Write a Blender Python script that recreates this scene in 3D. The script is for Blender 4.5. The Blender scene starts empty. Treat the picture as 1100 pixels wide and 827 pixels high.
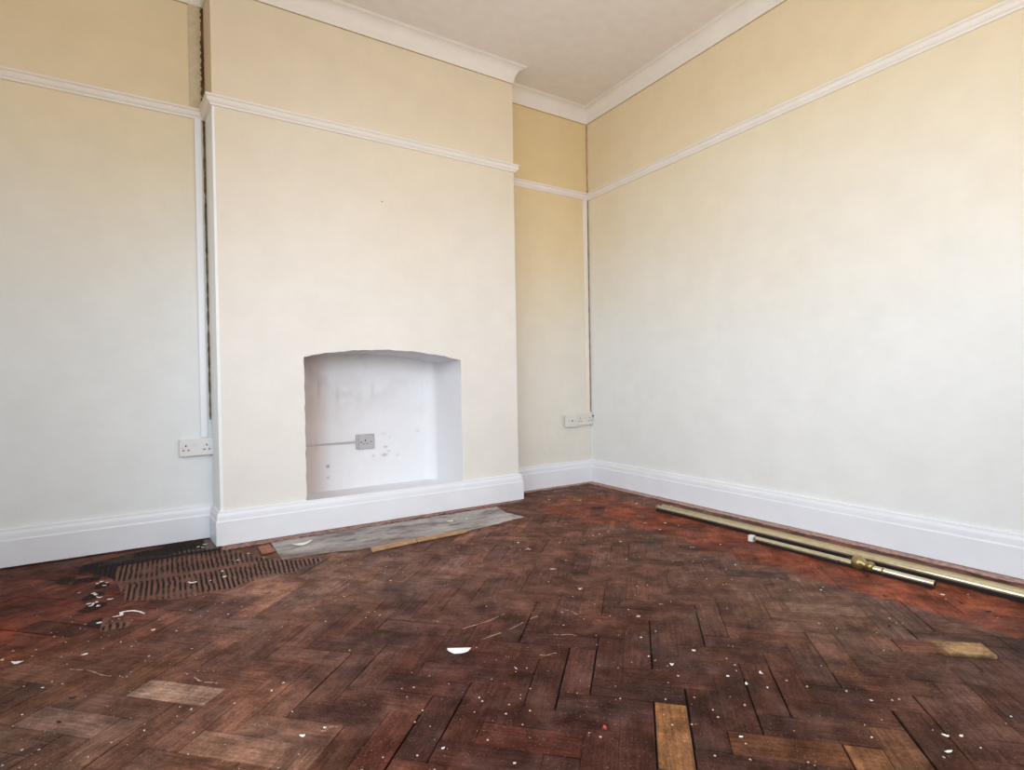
# Empty room with a chimney breast, worn herringbone parquet and brass curtain poles
import bpy, bmesh, math, random
import numpy as np
from mathutils import Vector, Matrix

# ---- tuning
WALL_LOW = (232, 233, 231); WALL_HIGH = (230, 212, 176)
CEIL = (238, 229, 220); TRIM = (236, 238, 244); TRIM_UP = (238, 230, 220); RECESS = (243, 243, 246)
RED = (104, 56, 43); FLOOR_GAIN = np.array([1.17, 1.05, 0.91])
WORLD = 1.0; EXPO = -0.07
LIGHTS = [('left_window_light', (-3.36, -2.45, 1.35), (-0.6, -1.7, 0.0), 2.0, 1.25, 38, (0.82, 0.91, 1.0), 130),
          ('front_window_light', (-2.2, -4.40, 1.45), (-2.7, -1.0, 0.0), 1.9, 1.4, 31, (0.86, 0.93, 1.0), 140),
          ('warm_fill_light', (-1.9, -3.3, 1.0), (-1.7, -2.2, 2.78), 1.6, 1.6, 30, (1.0, 0.91, 0.83))]  # last one is an unseen fill lamp, added to brighten the ceiling
LIFTED = (-0.854, -2.528)
BARE_AT = (-1.785, -2.351)
RED_CRUMB = (-1.887, -2.255)

# ---- measured places on the floor, metres
PAINT = [
    (-3.153, -0.483, 75.0, 38.0, 32.0, 0.202),
    (-3.085, -0.891, 85.0, 42.0, 32.0, 0.212),
    (-2.969, -1.235, 85.0, 60.0, 45.0, 0.135),
    (-3.007, -1.458, 95.0, 74.0, 64.0, 0.148),
    (-2.914, -1.638, 88.0, 66.0, 58.0, 0.167),
    (-2.817, -1.337, 80.0, 50.0, 40.0, 0.127),
    (-2.782, -1.17, 80.0, 50.0, 42.0, 0.131),
    (-2.538, -1.262, 88.0, 62.0, 55.0, 0.158),
    (-2.559, -1.511, 85.0, 58.0, 48.0, 0.151),
    (-2.637, -1.746, 84.0, 56.0, 46.0, 0.143),
    (-2.576, -1.897, 92.0, 66.0, 55.0, 0.148),
    (-2.379, -1.115, 98.0, 74.0, 66.0, 0.109),
    (-2.24, -1.058, 104.0, 80.0, 72.0, 0.118),
    (-2.083, -0.992, 102.0, 80.0, 73.0, 0.159),
    (-1.779, -0.928, 98.0, 76.0, 70.0, 0.229),
    (-1.334, -0.903, 92.0, 64.0, 57.0, 0.306),
    (-2.367, -1.518, 74.0, 48.0, 42.0, 0.136),
    (-2.173, -1.51, 72.0, 48.0, 43.0, 0.163),
    (-2.309, -1.785, 64.0, 40.0, 34.0, 0.146),
    (-2.327, -1.991, 66.0, 40.0, 32.0, 0.146),
    (-2.132, -1.904, 60.0, 34.0, 30.0, 0.137),
    (-1.987, -1.775, 64.0, 38.0, 34.0, 0.13),
    (-2.106, -2.099, 58.0, 31.0, 27.0, 0.124),
    (-1.962, -2.111, 53.0, 31.0, 27.0, 0.112),
    (-1.972, -2.263, 51.0, 31.0, 28.0, 0.13),
    (-1.415, -1.679, 76.0, 50.0, 44.0, 0.164),
    (-1.413, -1.456, 80.0, 55.0, 49.0, 0.155),
    (-1.723, -2.073, 58.0, 35.0, 31.0, 0.171),
    (-1.464, -1.992, 62.0, 40.0, 35.0, 0.163),
    (-1.116, -1.662, 76.0, 52.0, 44.0, 0.186),
    (-0.742, -0.902, 95.0, 65.0, 56.0, 0.28),
    (-0.709, -0.524, 96.0, 66.0, 58.0, 0.266),
    (-0.264, -0.351, 92.0, 68.0, 60.0, 0.306),
    (-0.858, -1.417, 85.0, 62.0, 54.0, 0.21),
    (-0.854, -1.717, 88.0, 66.0, 59.0, 0.186),
    (-0.85, -2.067, 98.0, 77.0, 65.0, 0.119),
    (-0.911, -2.167, 108.0, 88.0, 74.0, 0.108),
    (-1.053, -2.024, 84.0, 58.0, 49.0, 0.142),
    (-1.005, -2.303, 88.0, 65.0, 56.0, 0.127),
    (-0.824, -2.351, 80.0, 61.0, 55.0, 0.137),
    (-0.676, -2.49, 72.0, 55.0, 51.0, 0.125),
    (-0.741, -2.617, 76.0, 56.0, 49.0, 0.143),
    (-1.008, -2.657, 76.0, 52.0, 46.0, 0.14),
    (-1.12, -2.582, 69.0, 48.0, 42.0, 0.121),
    (-1.219, -2.412, 66.0, 44.0, 38.0, 0.131),
    (-1.419, -2.278, 56.0, 36.0, 31.0, 0.118),
    (-1.675, -2.386, 49.0, 31.0, 28.0, 0.145),
    (-1.474, -2.437, 56.0, 35.0, 31.0, 0.104),
    (-1.52, -2.527, 62.0, 40.0, 30.0, 0.101),
    (-1.389, -2.614, 62.0, 40.0, 34.0, 0.1),
    (-1.263, -2.733, 70.0, 46.0, 40.0, 0.099),
    (-1.307, -2.668, 64.0, 44.0, 38.0, 0.079),
    (-0.1, -1.364, 95.0, 66.0, 61.0, 0.374),
    (-0.223, -2.09, 95.0, 66.0, 62.0, 0.302),
    (-0.231, -2.474, 104.0, 75.0, 72.0, 0.258),
    (-0.098, -0.85, 92.0, 68.0, 60.0, 0.316),
    (-3.142, 0.027, 85.0, 58.0, 50.0, 0.219),
    (-2.946, -0.625, 78.0, 45.0, 38.0, 0.182),
    (-2.656, -0.972, 95.0, 68.0, 62.0, 0.159),
    (-2.422, -0.986, 110.0, 80.0, 70.0, 0.121),
    (-1.996, -1.279, 82.0, 58.0, 51.0, 0.193),
    (-1.634, -1.528, 76.0, 52.0, 45.0, 0.167),
    (-3.243, -0.12, 78.0, 48.0, 42.0, 0.182),
    (-1.824, -1.819, 62.0, 38.0, 33.0, 0.152),
    (-1.329, -2.154, 66.0, 44.0, 38.0, 0.116),
    (-1.196, -2.244, 74.0, 50.0, 42.0, 0.121),
]
RED_EDGE = [
    (-0.819, -0.669),
    (-0.79, -0.843),
    (-0.646, -1.087),
    (-0.62, -1.315),
    (-0.655, -1.561),
    (-0.663, -1.754),
    (-0.641, -1.943),
    (-0.631, -2.114),
    (-0.639, -2.299),
    (-0.607, -2.418),
    (-0.6, -2.511),
    (-0.602, -2.619),
]
GAPS = [
    (-1.723, -1.935, -1.946, -2.145),
    (-1.693, -2.011, -1.837, -2.143),
    (-1.607, -1.621, -1.829, -1.832),
    (-1.935, -1.829, -1.723, -1.629),
    (-1.828, -1.83, -1.647, -1.654),
    (-1.88, -1.471, -1.729, -1.321),
    (-1.825, -1.523, -1.669, -1.374),
    (-2.213, -2.088, -2.11, -1.986),
    (-1.814, -0.919, -1.663, -0.762),
    (-1.82, -1.211, -1.611, -1.016),
    (-1.232, -2.402, -1.283, -2.453),
    (-1.289, -2.558, -1.348, -2.613),
    (-1.346, -2.612, -1.437, -2.703),
    (-1.175, -2.564, -1.232, -2.612),
    (-1.181, -2.561, -1.128, -2.615),
    (-0.961, -2.561, -0.919, -2.613),
    (-1.068, -2.567, -1.021, -2.614),
    (-0.813, -2.412, -0.858, -2.456),
    (-0.598, -2.337, -0.755, -2.455),
    (-1.499, -2.347, -1.617, -2.455),
    (-1.352, -2.306, -1.503, -2.45),
    (-1.726, -2.247, -1.895, -2.403),
    (-1.666, -2.296, -1.826, -2.449),
    (-1.617, -2.249, -1.663, -2.294),
    (-1.506, -2.558, -1.563, -2.61),
    (-1.205, -1.966, -1.391, -2.138),
    (-1.426, -1.956, -1.589, -2.117),
    (-2.328, -2.113, -2.226, -1.999),
    (-2.365, -1.68, -2.31, -1.626),
]
BLOCKS = [
    (-1.785, -2.351, (116, 82, 56), 1),
    (-2.689, -1.566, (136, 112, 102), 0.85),
    (-2.926, -1.554, (112, 90, 82), 0.6),
    (-0.833, -2.542, (128, 100, 70), 0.9),
    (-1.599, -2.551, (92, 60, 40), 0.5),
    (-1.514, -2.617, (118, 82, 56), 0.7),
    (-1.414, -2.633, (100, 72, 54), 0.5),
    (-0.849, -2.164, (118, 98, 84), 0.7),
    (-0.801, -2.215, (108, 88, 76), 0.6),
    (-2.606, -1.842, (122, 94, 82), 0.6),
    (-2.462, -1.98, (106, 80, 68), 0.5),
    (-1.671, -2.188, (60, 38, 33), 0.5),
    (-2.11, -1.659, (88, 62, 55), 0.4),
    (-2.763, -1.641, (92, 68, 56), 0.5),
    (-2.812, -1.423, (92, 66, 46), 0.4),
    (-1.847, -1.99, (66, 40, 34), 0.5),
    (-2.169, -2.037, (48, 30, 28), 0.6),
    (-2.353, -1.86, (52, 36, 34), 0.7),
    (-2.966, -1.604, (70, 54, 48), 0.6),
    (-2.525, -1.78, (100, 74, 64), 0.5),
    (-2.3, -1.564, (98, 72, 64), 0.5),
    (-2.264, -1.932, (84, 44, 34), 0.5),
    (-2.096, -2.163, (76, 40, 32), 0.4),
]
SMALL_FLAKES = [
    (-3.109, -1.075, 0.016),
    (-2.872, -1.157, 0.0083),
    (-2.994, -0.56, 0.0176),
    (-2.568, -0.704, 0.0148),
    (-2.472, -0.473, 0.0164),
    (-2.349, -0.513, 0.0208),
    (-2.753, -1.689, 0.0084),
    (-2.849, -1.73, 0.0097),
    (-2.672, -1.837, 0.0078),
    (-2.486, -1.677, 0.0094),
    (-2.641, -1.517, 0.0122),
    (-2.755, -1.289, 0.0107),
    (-2.982, -1.33, 0.012),
    (-2.455, -1.657, 0.0145),
    (-2.486, -1.682, 0.007),
    (-2.459, -1.802, 0.0066),
    (-2.263, -1.582, 0.0108),
    (-2.112, -1.398, 0.0124),
    (-2.157, -1.393, 0.0077),
    (-2.168, -1.171, 0.0135),
    (-2.21, -1.896, 0.0069),
    (-2.064, -1.998, 0.0091),
    (-1.95, -1.774, 0.0081),
    (-1.997, -1.943, 0.0072),
    (-1.916, -1.932, 0.0075),
    (-2.099, -1.901, 0.0072),
    (-1.982, -2.057, 0.0068),
    (-1.575, -2.087, 0.0104),
    (-1.577, -2.113, 0.0077),
    (-1.586, -2.2, 0.0121),
    (-1.512, -1.995, 0.0111),
    (-1.615, -1.911, 0.0084),
    (-1.651, -1.956, 0.0081),
    (-1.693, -2.254, 0.0067),
    (-1.742, -2.293, 0.0086),
    (-1.775, -2.381, 0.004),
    (-1.634, -2.344, 0.0065),
    (-1.377, -2.367, 0.0118),
    (-1.557, -2.373, 0.0132),
    (-1.891, -1.949, 0.0063),
    (-1.926, -1.948, 0.0062),
    (-1.973, -2.045, 0.0057),
    (-1.688, -2.085, 0.005),
    (-1.361, -2.411, 0.0139),
    (-1.234, -2.561, 0.0111),
    (-1.293, -2.527, 0.0088),
    (-1.405, -2.564, 0.0082),
    (-1.353, -2.575, 0.0063),
    (-1.436, -2.592, 0.0079),
    (-1.382, -2.701, 0.0094),
    (-1.234, -2.377, 0.0074),
    (-1.445, -2.359, 0.0116),
    (-0.454, -2.379, 0.0159),
    (-0.344, -2.406, 0.0162),
    (-1.102, -2.728, 0.0063),
    (-1.144, -2.731, 0.0062),
    (-1.302, -2.653, 0.0061),
    (-1.287, -2.731, 0.0058),
    (-0.474, -0.269, 0.0187),
    (-0.47, -0.378, 0.0152),
    (-0.486, -0.455, 0.0238),
    (-0.563, -0.54, 0.0173),
    (-0.209, -0.354, 0.0159),
    (-0.469, -1.145, 0.0298),
    (-0.555, -1.084, 0.0298),
    (-0.448, -1.218, 0.0195),
    (-0.586, -1.217, 0.019),
    (-0.908, -0.853, 0.015),
    (-0.73, -1.103, 0.0144),
    (-0.891, -1.102, 0.0139),
    (-0.933, -1.102, 0.023),
    (-1.049, -1.455, 0.0199),
    (-1.423, -1.599, 0.0206),
    (-0.683, -1.507, 0.017),
    (-1.137, -1.099, 0.0177),
    (-0.103, -1.109, 0.016),
    (-1.268, -1.316, 0.012),
    (-0.198, -1.377, 0.0122),
    (-0.55, -1.55, 0.0129),
    (-0.487, -1.933, 0.0114),
    (-0.959, -1.795, 0.0107),
    (-0.734, -1.76, 0.0153),
    (-1.416, -1.89, 0.0151),
    (-0.694, -1.5, 0.017),
    (-1.974, -1.116, 0.0109),
    (-2.015, -0.852, 0.0119),
    (-2.206, -1.192, 0.0099),
    (-1.916, -1.938, 0.005),
    (-1.327, -1.096, 0.017),
    (-0.414, -2.327, 0.0082),
    (-0.716, -2.098, 0.0101),
    (-1.89, -0.995, 0.0117),
    (-1.973, -1.552, 0.0075),
    (-2.275, -1.346, 0.0076),
    (-2.624, -0.847, 0.0086),
    (-2.491, -1.058, 0.0097),
    (-2.537, -1.099, 0.0094),
    (-3.086, -0.742, 0.0079),
    (-3.022, -0.933, 0.0088),
    (-2.83, -1.137, 0.0071),
    (-2.948, -1.214, 0.0065),
    (-2.968, -1.151, 0.0067),
    (-3.001, -1.454, 0.0066),
    (-2.69, -1.669, 0.0055),
    (-1.853, -2.116, 0.0057),
    (-1.403, -1.83, 0.0094),
    (-1.488, -1.833, 0.0091),
]
NAMED_FLAKES = [
    ('white half-moon paint flake, the largest on the parquet', -1.997, -1.755, 0.0538),
    ('long white paint flake near the left end of the floor', -3.068, -1.121, 0.0368),
    ('oval white paint flake on reddish parquet at the left', -2.911, -1.17, 0.0243),
    ('small bright paint flake just in front of the curled strip', -2.748, -1.096, 0.0207),
    ('slender white flake between the adhesive spots and the ridged patch', -2.889, -0.706, 0.0272),
    ('long white flake lying on the ridged adhesive', -2.631, -0.697, 0.0364),
    ('white flake on the right part of the ridged adhesive', -2.518, -0.696, 0.0337),
    ('white plaster crumb on the foreground blocks at the left', -2.457, -1.908, 0.0184),
    ('small white plaster bit behind the left foreground crumb', -2.409, -1.906, 0.0126),
    ('pinkish white flake on the blocks left of the pale loose block', -2.215, -2.116, 0.0138),
    ('cream flake in the middle of the parquet ahead of the pale block', -1.555, -2.152, 0.0176),
    ('white flake with a tail in the middle of the parquet', -1.446, -2.134, 0.0185),
    ('white crumb right of the tailed flake', -1.481, -2.272, 0.0145),
    ('bent white flake beside a dark joint right of centre', -1.473, -2.32, 0.0164),
    ('narrow cream flake right of the pale loose block', -1.664, -2.438, 0.016),
    ('grey white scuff of plaster on dark parquet right of centre', -1.397, -2.309, 0.0219),
    ('white flake on the foreground parquet at the right, left of a pair', -1.3, -2.675, 0.0179),
    ('white flake on the foreground parquet at the right, right of a pair', -1.274, -2.694, 0.0159),
    ('longest white flake at the lower right of the floor', -1.354, -2.7, 0.021),
    ('white plaster crumb right of the cut end of the short brass pole', -0.415, -2.357, 0.0228),
    ('flat cream flake between the poles and the skirting near their far end', -0.154, -0.9, 0.0392),
    ('round white crumb on the red border near the alcove corner', -0.264, -0.729, 0.023),
    ('white crumb on the floor in front of the right alcove', -0.63, -0.319, 0.024),
    ('white flake on the parquet in front of the concrete hearth corner', -1.298, -0.984, 0.0222),
    ('cream flake on dark worn parquet at the middle of the room', -0.892, -1.254, 0.0265),
    ('long pale flake on worn parquet left of centre', -1.381, -1.37, 0.0342),
    ('thin cream flake at the back centre of the worn parquet', -0.821, -1.091, 0.0236),
    ('pale sliver of plaster beside the brass poles', -0.197, -1.474, 0.0237),
    ('pale plaster smear on worn parquet in the middle distance', -1.414, -1.888, 0.0242),
    ('white flake on the right edge of dusty worn boards', -1.418, -1.598, 0.0275),
    ('cream crumb on the dark parquet at the right foreground', -1.252, -2.553, 0.0111),
    ('faint grey scuffed flake on brown parquet at the right', -1.302, -2.475, 0.0137),
    ('small pale flake cluster left of centre near the hearth', -1.312, -1.097, 0.0341),
]
HEARTH_FLAKES = [
    ('ragged white paint flake at the left end of the concrete hearth', -2.166, -0.425, 0.0713),
    ('oval white paint flake at the middle right of the concrete hearth', -1.397, -0.453, 0.0409),
    ('small white flake near the right end of the concrete hearth', -1.298, -0.451, 0.0208),
]
DARK_CHIPS = [
    (-0.448, -2.42, 0.0188),
    (-0.588, -2.248, 0.0163),
    (-0.832, -2.368, 0.0114),
    (-0.459, -2.494, 0.0151),
    (-3.079, -1.004, 0.0112),
    (-2.922, -1.54, 0.0151),
    (-2.91, -1.433, 0.0163),
    (-0.121, -2.411, 0.0172),
    (-2.043, -1.56, 0.0117),
    (-0.84, -1.421, 0.0106),
    (-1.386, -1.768, 0.0193),
]
SCRATCHES = [
    (-1.907, -1.742, -1.681, -1.701),
    (-1.927, -1.647, -1.733, -1.622),
    (-1.713, -1.83, -1.657, -1.882),
    (-1.579, -1.7, -1.562, -1.765),
    (-1.822, -1.912, -1.772, -1.933),
    (-0.711, -1.744, -0.655, -1.783),
    (-2.936, -1.246, -2.836, -1.358),
    (-2.418, -1.911, -2.384, -1.914),
    (-2.657, -1.49, -2.603, -1.563),
    (-1.305, -0.924, -1.142, -0.903),
]
CURL = [
    (-2.867, -0.9),
    (-2.852, -0.902),
    (-2.842, -0.9),
    (-2.846, -0.87),
    (-2.83, -0.87),
    (-2.812, -0.877),
    (-2.792, -0.9),
    (-2.776, -0.932),
]

# ---------------------------------------------------------------- helpers
rnd = random.Random(7)
nr = np.random.RandomState(11)
C = bpy.context.scene.collection
SQ = math.sqrt(0.5)

def lin(c):
    out = []
    for v in c[:3]:
        v = v / 255.0
        out.append(v / 12.92 if v <= 0.04045 else ((v + 0.055) / 1.055) ** 2.4)
    return out

def link(name, verts, faces, mat, parent=None, smooth=False, loc=None):
    me = bpy.data.meshes.new(name)
    me.from_pydata([tuple(v) for v in verts], [], [tuple(f) for f in faces])
    me.update()
    if mat: me.materials.append(mat)
    if smooth:
        me.polygons.foreach_set('use_smooth', [True] * len(me.polygons))
    o = bpy.data.objects.new(name, me)
    C.objects.link(o)
    if parent: o.parent = parent
    if loc: o.location = loc
    return o

def tag(o, label=None, cat=None, group=None, kind=None):
    if label: o['label'] = label
    if cat: o['category'] = cat
    if group: o['group'] = group
    if kind: o['kind'] = kind
    return o

def struct(o, label=None):
    o['kind'] = 'structure'
    if label: o['label'] = label
    return o

def empty(name, loc, rotz=0, label=None, cat=None, group=None):
    o = bpy.data.objects.new(name, None)
    o.empty_display_size = 0.05
    C.objects.link(o); o.location = loc; o.rotation_euler = (0, 0, rotz)
    return tag(o, label, cat, group)

class MB:
    """collects boxes, cylinders and lathes into one mesh"""
    def __init__(s): s.v = []; s.f = []
    def add(s, v, f):
        n = len(s.v); s.v += [tuple(a) for a in v]; s.f += [tuple(i + n for i in q) for q in f]
    def box(s, x0, x1, y0, y1, z0, z1, bev=0.0):
        bm = bmesh.new(); bmesh.ops.create_cube(bm, size=1)
        for v in bm.verts:
            v.co = Vector(((x0 + x1) / 2 + v.co.x * (x1 - x0), (y0 + y1) / 2 + v.co.y * (y1 - y0), (z0 + z1) / 2 + v.co.z * (z1 - z0)))
        if bev: bmesh.ops.bevel(bm, geom=bm.edges[:], offset=bev, segments=2, profile=0.6, affect='EDGES')
        s.bm(bm)
    def bm(s, bm):
        bm.verts.ensure_lookup_table()
        for i, v in enumerate(bm.verts): v.index = i
        s.add([v.co[:] for v in bm.verts], [[v.index for v in f.verts] for f in bm.faces]); bm.free()
    def lathe(s, A, B, prof, n=24, caps=True):
        """prof: list of (t along A->B in metres, radius)"""
        A = Vector(A); B = Vector(B); d = (B - A).normalized()
        u = d.orthogonal().normalized(); w = d.cross(u)
        v = []; f = []
        for t, r in prof:
            for k in range(n):
                a = 2 * math.pi * k / n
                v.append(A + d * t + (u * math.cos(a) + w * math.sin(a)) * r)
        for i in range(len(prof) - 1):
            for k in range(n):
                k2 = (k + 1) % n
                f.append((i * n + k, i * n + k2, (i + 1) * n + k2, (i + 1) * n + k))
        if caps:
            f.append(tuple(range(n))[::-1]); f.append(tuple((len(prof) - 1) * n + k for k in range(n)))
        s.add(v, f)
    def build(s, name, mat, parent=None, smooth=False, loc=None):
        return link(name, s.v, s.f, mat, parent, smooth, loc)

# ---------------------------------------------------------------- materials
def newmat(name):
    m = bpy.data.materials.new(name); m.use_nodes = True
    nt = m.node_tree; b = nt.nodes['Principled BSDF']
    return m, nt, b

def plain(name, rgb, rough=0.5, metal=0.0, noise=0.06, nscale=40, bump=0.0, spec=0.5, object_coords=True, rgb2=None, detail=5):
    m, nt, b = newmat(name)
    c = lin(rgb); c2 = lin(rgb2) if rgb2 else [v * (1 - noise * 3) for v in c]
    tc = nt.nodes.new('ShaderNodeTexCoord')
    n = nt.nodes.new('ShaderNodeTexNoise'); n.inputs['Scale'].default_value = nscale; n.inputs['Detail'].default_value = detail
    nt.links.new(tc.outputs['Object'], n.inputs['Vector'])
    r = nt.nodes.new('ShaderNodeValToRGB'); r.color_ramp.elements[0].position = 0.3; r.color_ramp.elements[1].position = 0.7
    r.color_ramp.elements[0].color = (*c2, 1); r.color_ramp.elements[1].color = (*c, 1)
    nt.links.new(n.outputs['Fac'], r.inputs['Fac']); nt.links.new(r.outputs['Color'], b.inputs['Base Color'])
    b.inputs['Roughness'].default_value = rough; b.inputs['Metallic'].default_value = metal
    b.inputs['Specular IOR Level'].default_value = spec
    if bump:
        bp = nt.nodes.new('ShaderNodeBump'); bp.inputs['Strength'].default_value = bump; bp.inputs['Distance'].default_value = 0.002
        nt.links.new(n.outputs['Fac'], bp.inputs['Height']); nt.links.new(bp.outputs['Normal'], b.inputs['Normal'])
    return m

def wall_paint(name, low, high, z0, z1, rough=0.75, bump=0.12):
    """emulsion, with cool low daylight and warm bounce above painted into its colour"""
    m, nt, b = newmat(name)
    L = nt.links; N = nt.nodes
    tc = N.new('ShaderNodeTexCoord'); sep = N.new('ShaderNodeSeparateXYZ'); L.new(tc.outputs['Object'], sep.inputs[0])
    big = N.new('ShaderNodeTexNoise'); big.inputs['Scale'].default_value = 1.3; big.inputs['Detail'].default_value = 3
    L.new(tc.outputs['Object'], big.inputs['Vector'])
    mr = N.new('ShaderNodeMapRange'); mr.inputs['From Min'].default_value = z0; mr.inputs['From Max'].default_value = z1
    mr.interpolation_type = 'SMOOTHSTEP'
    ad = N.new('ShaderNodeMath'); ad.operation = 'MULTIPLY_ADD'; ad.inputs[1].default_value = 0.7; 
    L.new(big.outputs['Fac'], ad.inputs[0]); L.new(sep.outputs['Z'], ad.inputs[2])
    sb = N.new('ShaderNodeMath'); sb.operation = 'SUBTRACT'; sb.inputs[1].default_value = 0.35; L.new(ad.outputs[0], sb.inputs[0])
    L.new(sb.outputs[0], mr.inputs['Value'])
    mx = N.new('ShaderNodeMix'); mx.data_type = 'RGBA'
    mx.inputs['A'].default_value = (*lin(low), 1); mx.inputs['B'].default_value = (*lin(high), 1)
    L.new(mr.outputs['Result'], mx.inputs['Factor'])
    # faint blotches
    bl = N.new('ShaderNodeTexNoise'); bl.inputs['Scale'].default_value = 6; bl.inputs['Detail'].default_value = 6; bl.inputs['Roughness'].default_value = 0.65
    L.new(tc.outputs['Object'], bl.inputs['Vector'])
    mr2 = N.new('ShaderNodeMapRange'); mr2.inputs['To Min'].default_value = 0.965; mr2.inputs['To Max'].default_value = 1.03
    mr2.inputs['From Min'].default_value = 0.3; mr2.inputs['From Max'].default_value = 0.7
    L.new(bl.outputs['Fac'], mr2.inputs['Value'])
    mu = N.new('ShaderNodeVectorMath'); mu.operation = 'SCALE'
    L.new(mx.outputs['Result'], mu.inputs[0]); L.new(mr2.outputs['Result'], mu.inputs['Scale'])
    L.new(mu.outputs['Vector'], b.inputs['Base Color'])
    b.inputs['Roughness'].default_value = rough; b.inputs['Specular IOR Level'].default_value = 0.25
    fn = N.new('ShaderNodeTexNoise'); fn.inputs['Scale'].default_value = 22; fn.inputs['Detail'].default_value = 8
    L.new(tc.outputs['Object'], fn.inputs['Vector'])
    bp = N.new('ShaderNodeBump'); bp.inputs['Strength'].default_value = bump; bp.inputs['Distance'].default_value = 0.01
    L.new(fn.outputs['Fac'], bp.inputs['Height']); L.new(bp.outputs['Normal'], b.inputs['Normal'])
    return m

def vcol(name, rough=0.55, spec=0.5, grain=False, fine=0.25, nscale=60, bump=0.3, rough_attr=False):
    """base colour from the mesh's 'Col' attribute, broken up by noise and wood grain"""
    m, nt, b = newmat(name); L = nt.links; N = nt.nodes
    at = N.new('ShaderNodeVertexColor'); at.layer_name = 'Col'
    tc = N.new('ShaderNodeTexCoord')
    n1 = N.new('ShaderNodeTexNoise'); n1.inputs['Scale'].default_value = nscale; n1.inputs['Detail'].default_value = 8; n1.inputs['Roughness'].default_value = 0.7
    L.new(tc.outputs['Object'], n1.inputs['Vector'])
    mr = N.new('ShaderNodeMapRange'); mr.inputs['From Min'].default_value = 0.25; mr.inputs['From Max'].default_value = 0.75
    mr.inputs['To Min'].default_value = 1 - fine; mr.inputs['To Max'].default_value = 1 + fine
    L.new(n1.outputs['Fac'], mr.inputs['Value'])
    fac = mr.outputs['Result']; height = n1.outputs['Fac']
    if grain:
        uv = N.new('ShaderNodeUVMap'); uv.uv_map = 'UVMap'
        mp = N.new('ShaderNodeMapping'); mp.inputs['Scale'].default_value = (7, 120, 1)
        L.new(uv.outputs['UV'], mp.inputs['Vector'])
        g = N.new('ShaderNodeTexNoise'); g.inputs['Scale'].default_value = 1; g.inputs['Detail'].default_value = 5; g.inputs['Roughness'].default_value = 0.65
        L.new(mp.outputs['Vector'], g.inputs['Vector'])
        mg = N.new('ShaderNodeMapRange'); mg.inputs['From Min'].default_value = 0.3; mg.inputs['From Max'].default_value = 0.7
        mg.inputs['To Min'].default_value = 0.58; mg.inputs['To Max'].default_value = 1.42
        L.new(g.outputs['Fac'], mg.inputs['Value'])
        mm = N.new('ShaderNodeMath'); mm.operation = 'MULTIPLY'; L.new(fac, mm.inputs[0]); L.new(mg.outputs['Result'], mm.inputs[1]); fac = mm.outputs[0]
        wn = N.new('ShaderNodeTexNoise'); wn.inputs['Scale'].default_value = 120; wn.inputs['Detail'].default_value = 4; wn.inputs['Roughness'].default_value = 0.7
        L.new(tc.outputs['Object'], wn.inputs['Vector'])
        wr = N.new('ShaderNodeMapRange'); wr.inputs['From Min'].default_value = 0.3; wr.inputs['From Max'].default_value = 0.7; wr.inputs['To Min'].default_value = 0.68; wr.inputs['To Max'].default_value = 1.32
        L.new(wn.outputs['Fac'], wr.inputs['Value'])
        st = N.new('ShaderNodeTexNoise'); st.inputs['Scale'].default_value = 11; st.inputs['Detail'].default_value = 12; st.inputs['Roughness'].default_value = 0.72; st.inputs['Distortion'].default_value = 0.4
        L.new(tc.outputs['Object'], st.inputs['Vector'])
        sr = N.new('ShaderNodeMapRange'); sr.inputs['From Min'].default_value = 0.42; sr.inputs['From Max'].default_value = 0.58; sr.inputs['To Min'].default_value = 0.72; sr.inputs['To Max'].default_value = 1.25
        L.new(st.outputs['Fac'], sr.inputs['Value'])
        m4 = N.new('ShaderNodeMath'); m4.operation = 'MULTIPLY'; L.new(fac, m4.inputs[0]); L.new(sr.outputs['Result'], m4.inputs[1]); fac = m4.outputs[0]
        m3 = N.new('ShaderNodeMath'); m3.operation = 'MULTIPLY'; L.new(fac, m3.inputs[0]); L.new(wr.outputs['Result'], m3.inputs[1]); fac = m3.outputs[0]
        ah = N.new('ShaderNodeMath'); ah.operation = 'ADD'; L.new(height, ah.inputs[0]); L.new(g.outputs['Fac'], ah.inputs[1]); height = ah.outputs[0]
    mu = N.new('ShaderNodeVectorMath'); mu.operation = 'SCALE'
    L.new(at.outputs['Color'], mu.inputs[0]); L.new(fac, mu.inputs['Scale'])
    col = mu.outputs['Vector']
    if grain:
        # dusty bloom of plaster powder lying in patches, and fine pale grit
        d1 = N.new('ShaderNodeTexNoise'); d1.inputs['Scale'].default_value = 260; d1.inputs['Detail'].default_value = 2
        L.new(tc.outputs['Object'], d1.inputs['Vector'])
        d2 = N.new('ShaderNodeTexNoise'); d2.inputs['Scale'].default_value = 9; d2.inputs['Detail'].default_value = 6
        L.new(tc.outputs['Object'], d2.inputs['Vector'])
        s1 = N.new('ShaderNodeMapRange'); s1.inputs['From Min'].default_value = 0.66; s1.inputs['From Max'].default_value = 0.74
        L.new(d1.outputs['Fac'], s1.inputs['Value'])
        s2 = N.new('ShaderNodeMapRange'); s2.inputs['From Min'].default_value = 0.5; s2.inputs['From Max'].default_value = 0.72
        L.new(d2.outputs['Fac'], s2.inputs['Value'])
        pr = N.new('ShaderNodeMath'); pr.operation = 'MULTIPLY_ADD'; L.new(s1.outputs['Result'], pr.inputs[0]); pr.inputs[1].default_value = 0.35; 
        sc = N.new('ShaderNodeMath'); sc.operation = 'MULTIPLY'; L.new(s2.outputs['Result'], sc.inputs[0]); sc.inputs[1].default_value = 0.05
        L.new(sc.outputs[0], pr.inputs[2])
        mx = N.new('ShaderNodeMix'); mx.data_type = 'RGBA'; mx.inputs['B'].default_value = (*lin((190, 165, 155)), 1)
        L.new(pr.outputs[0], mx.inputs['Factor']); L.new(col, mx.inputs['A']); col = mx.outputs['Result']
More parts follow.
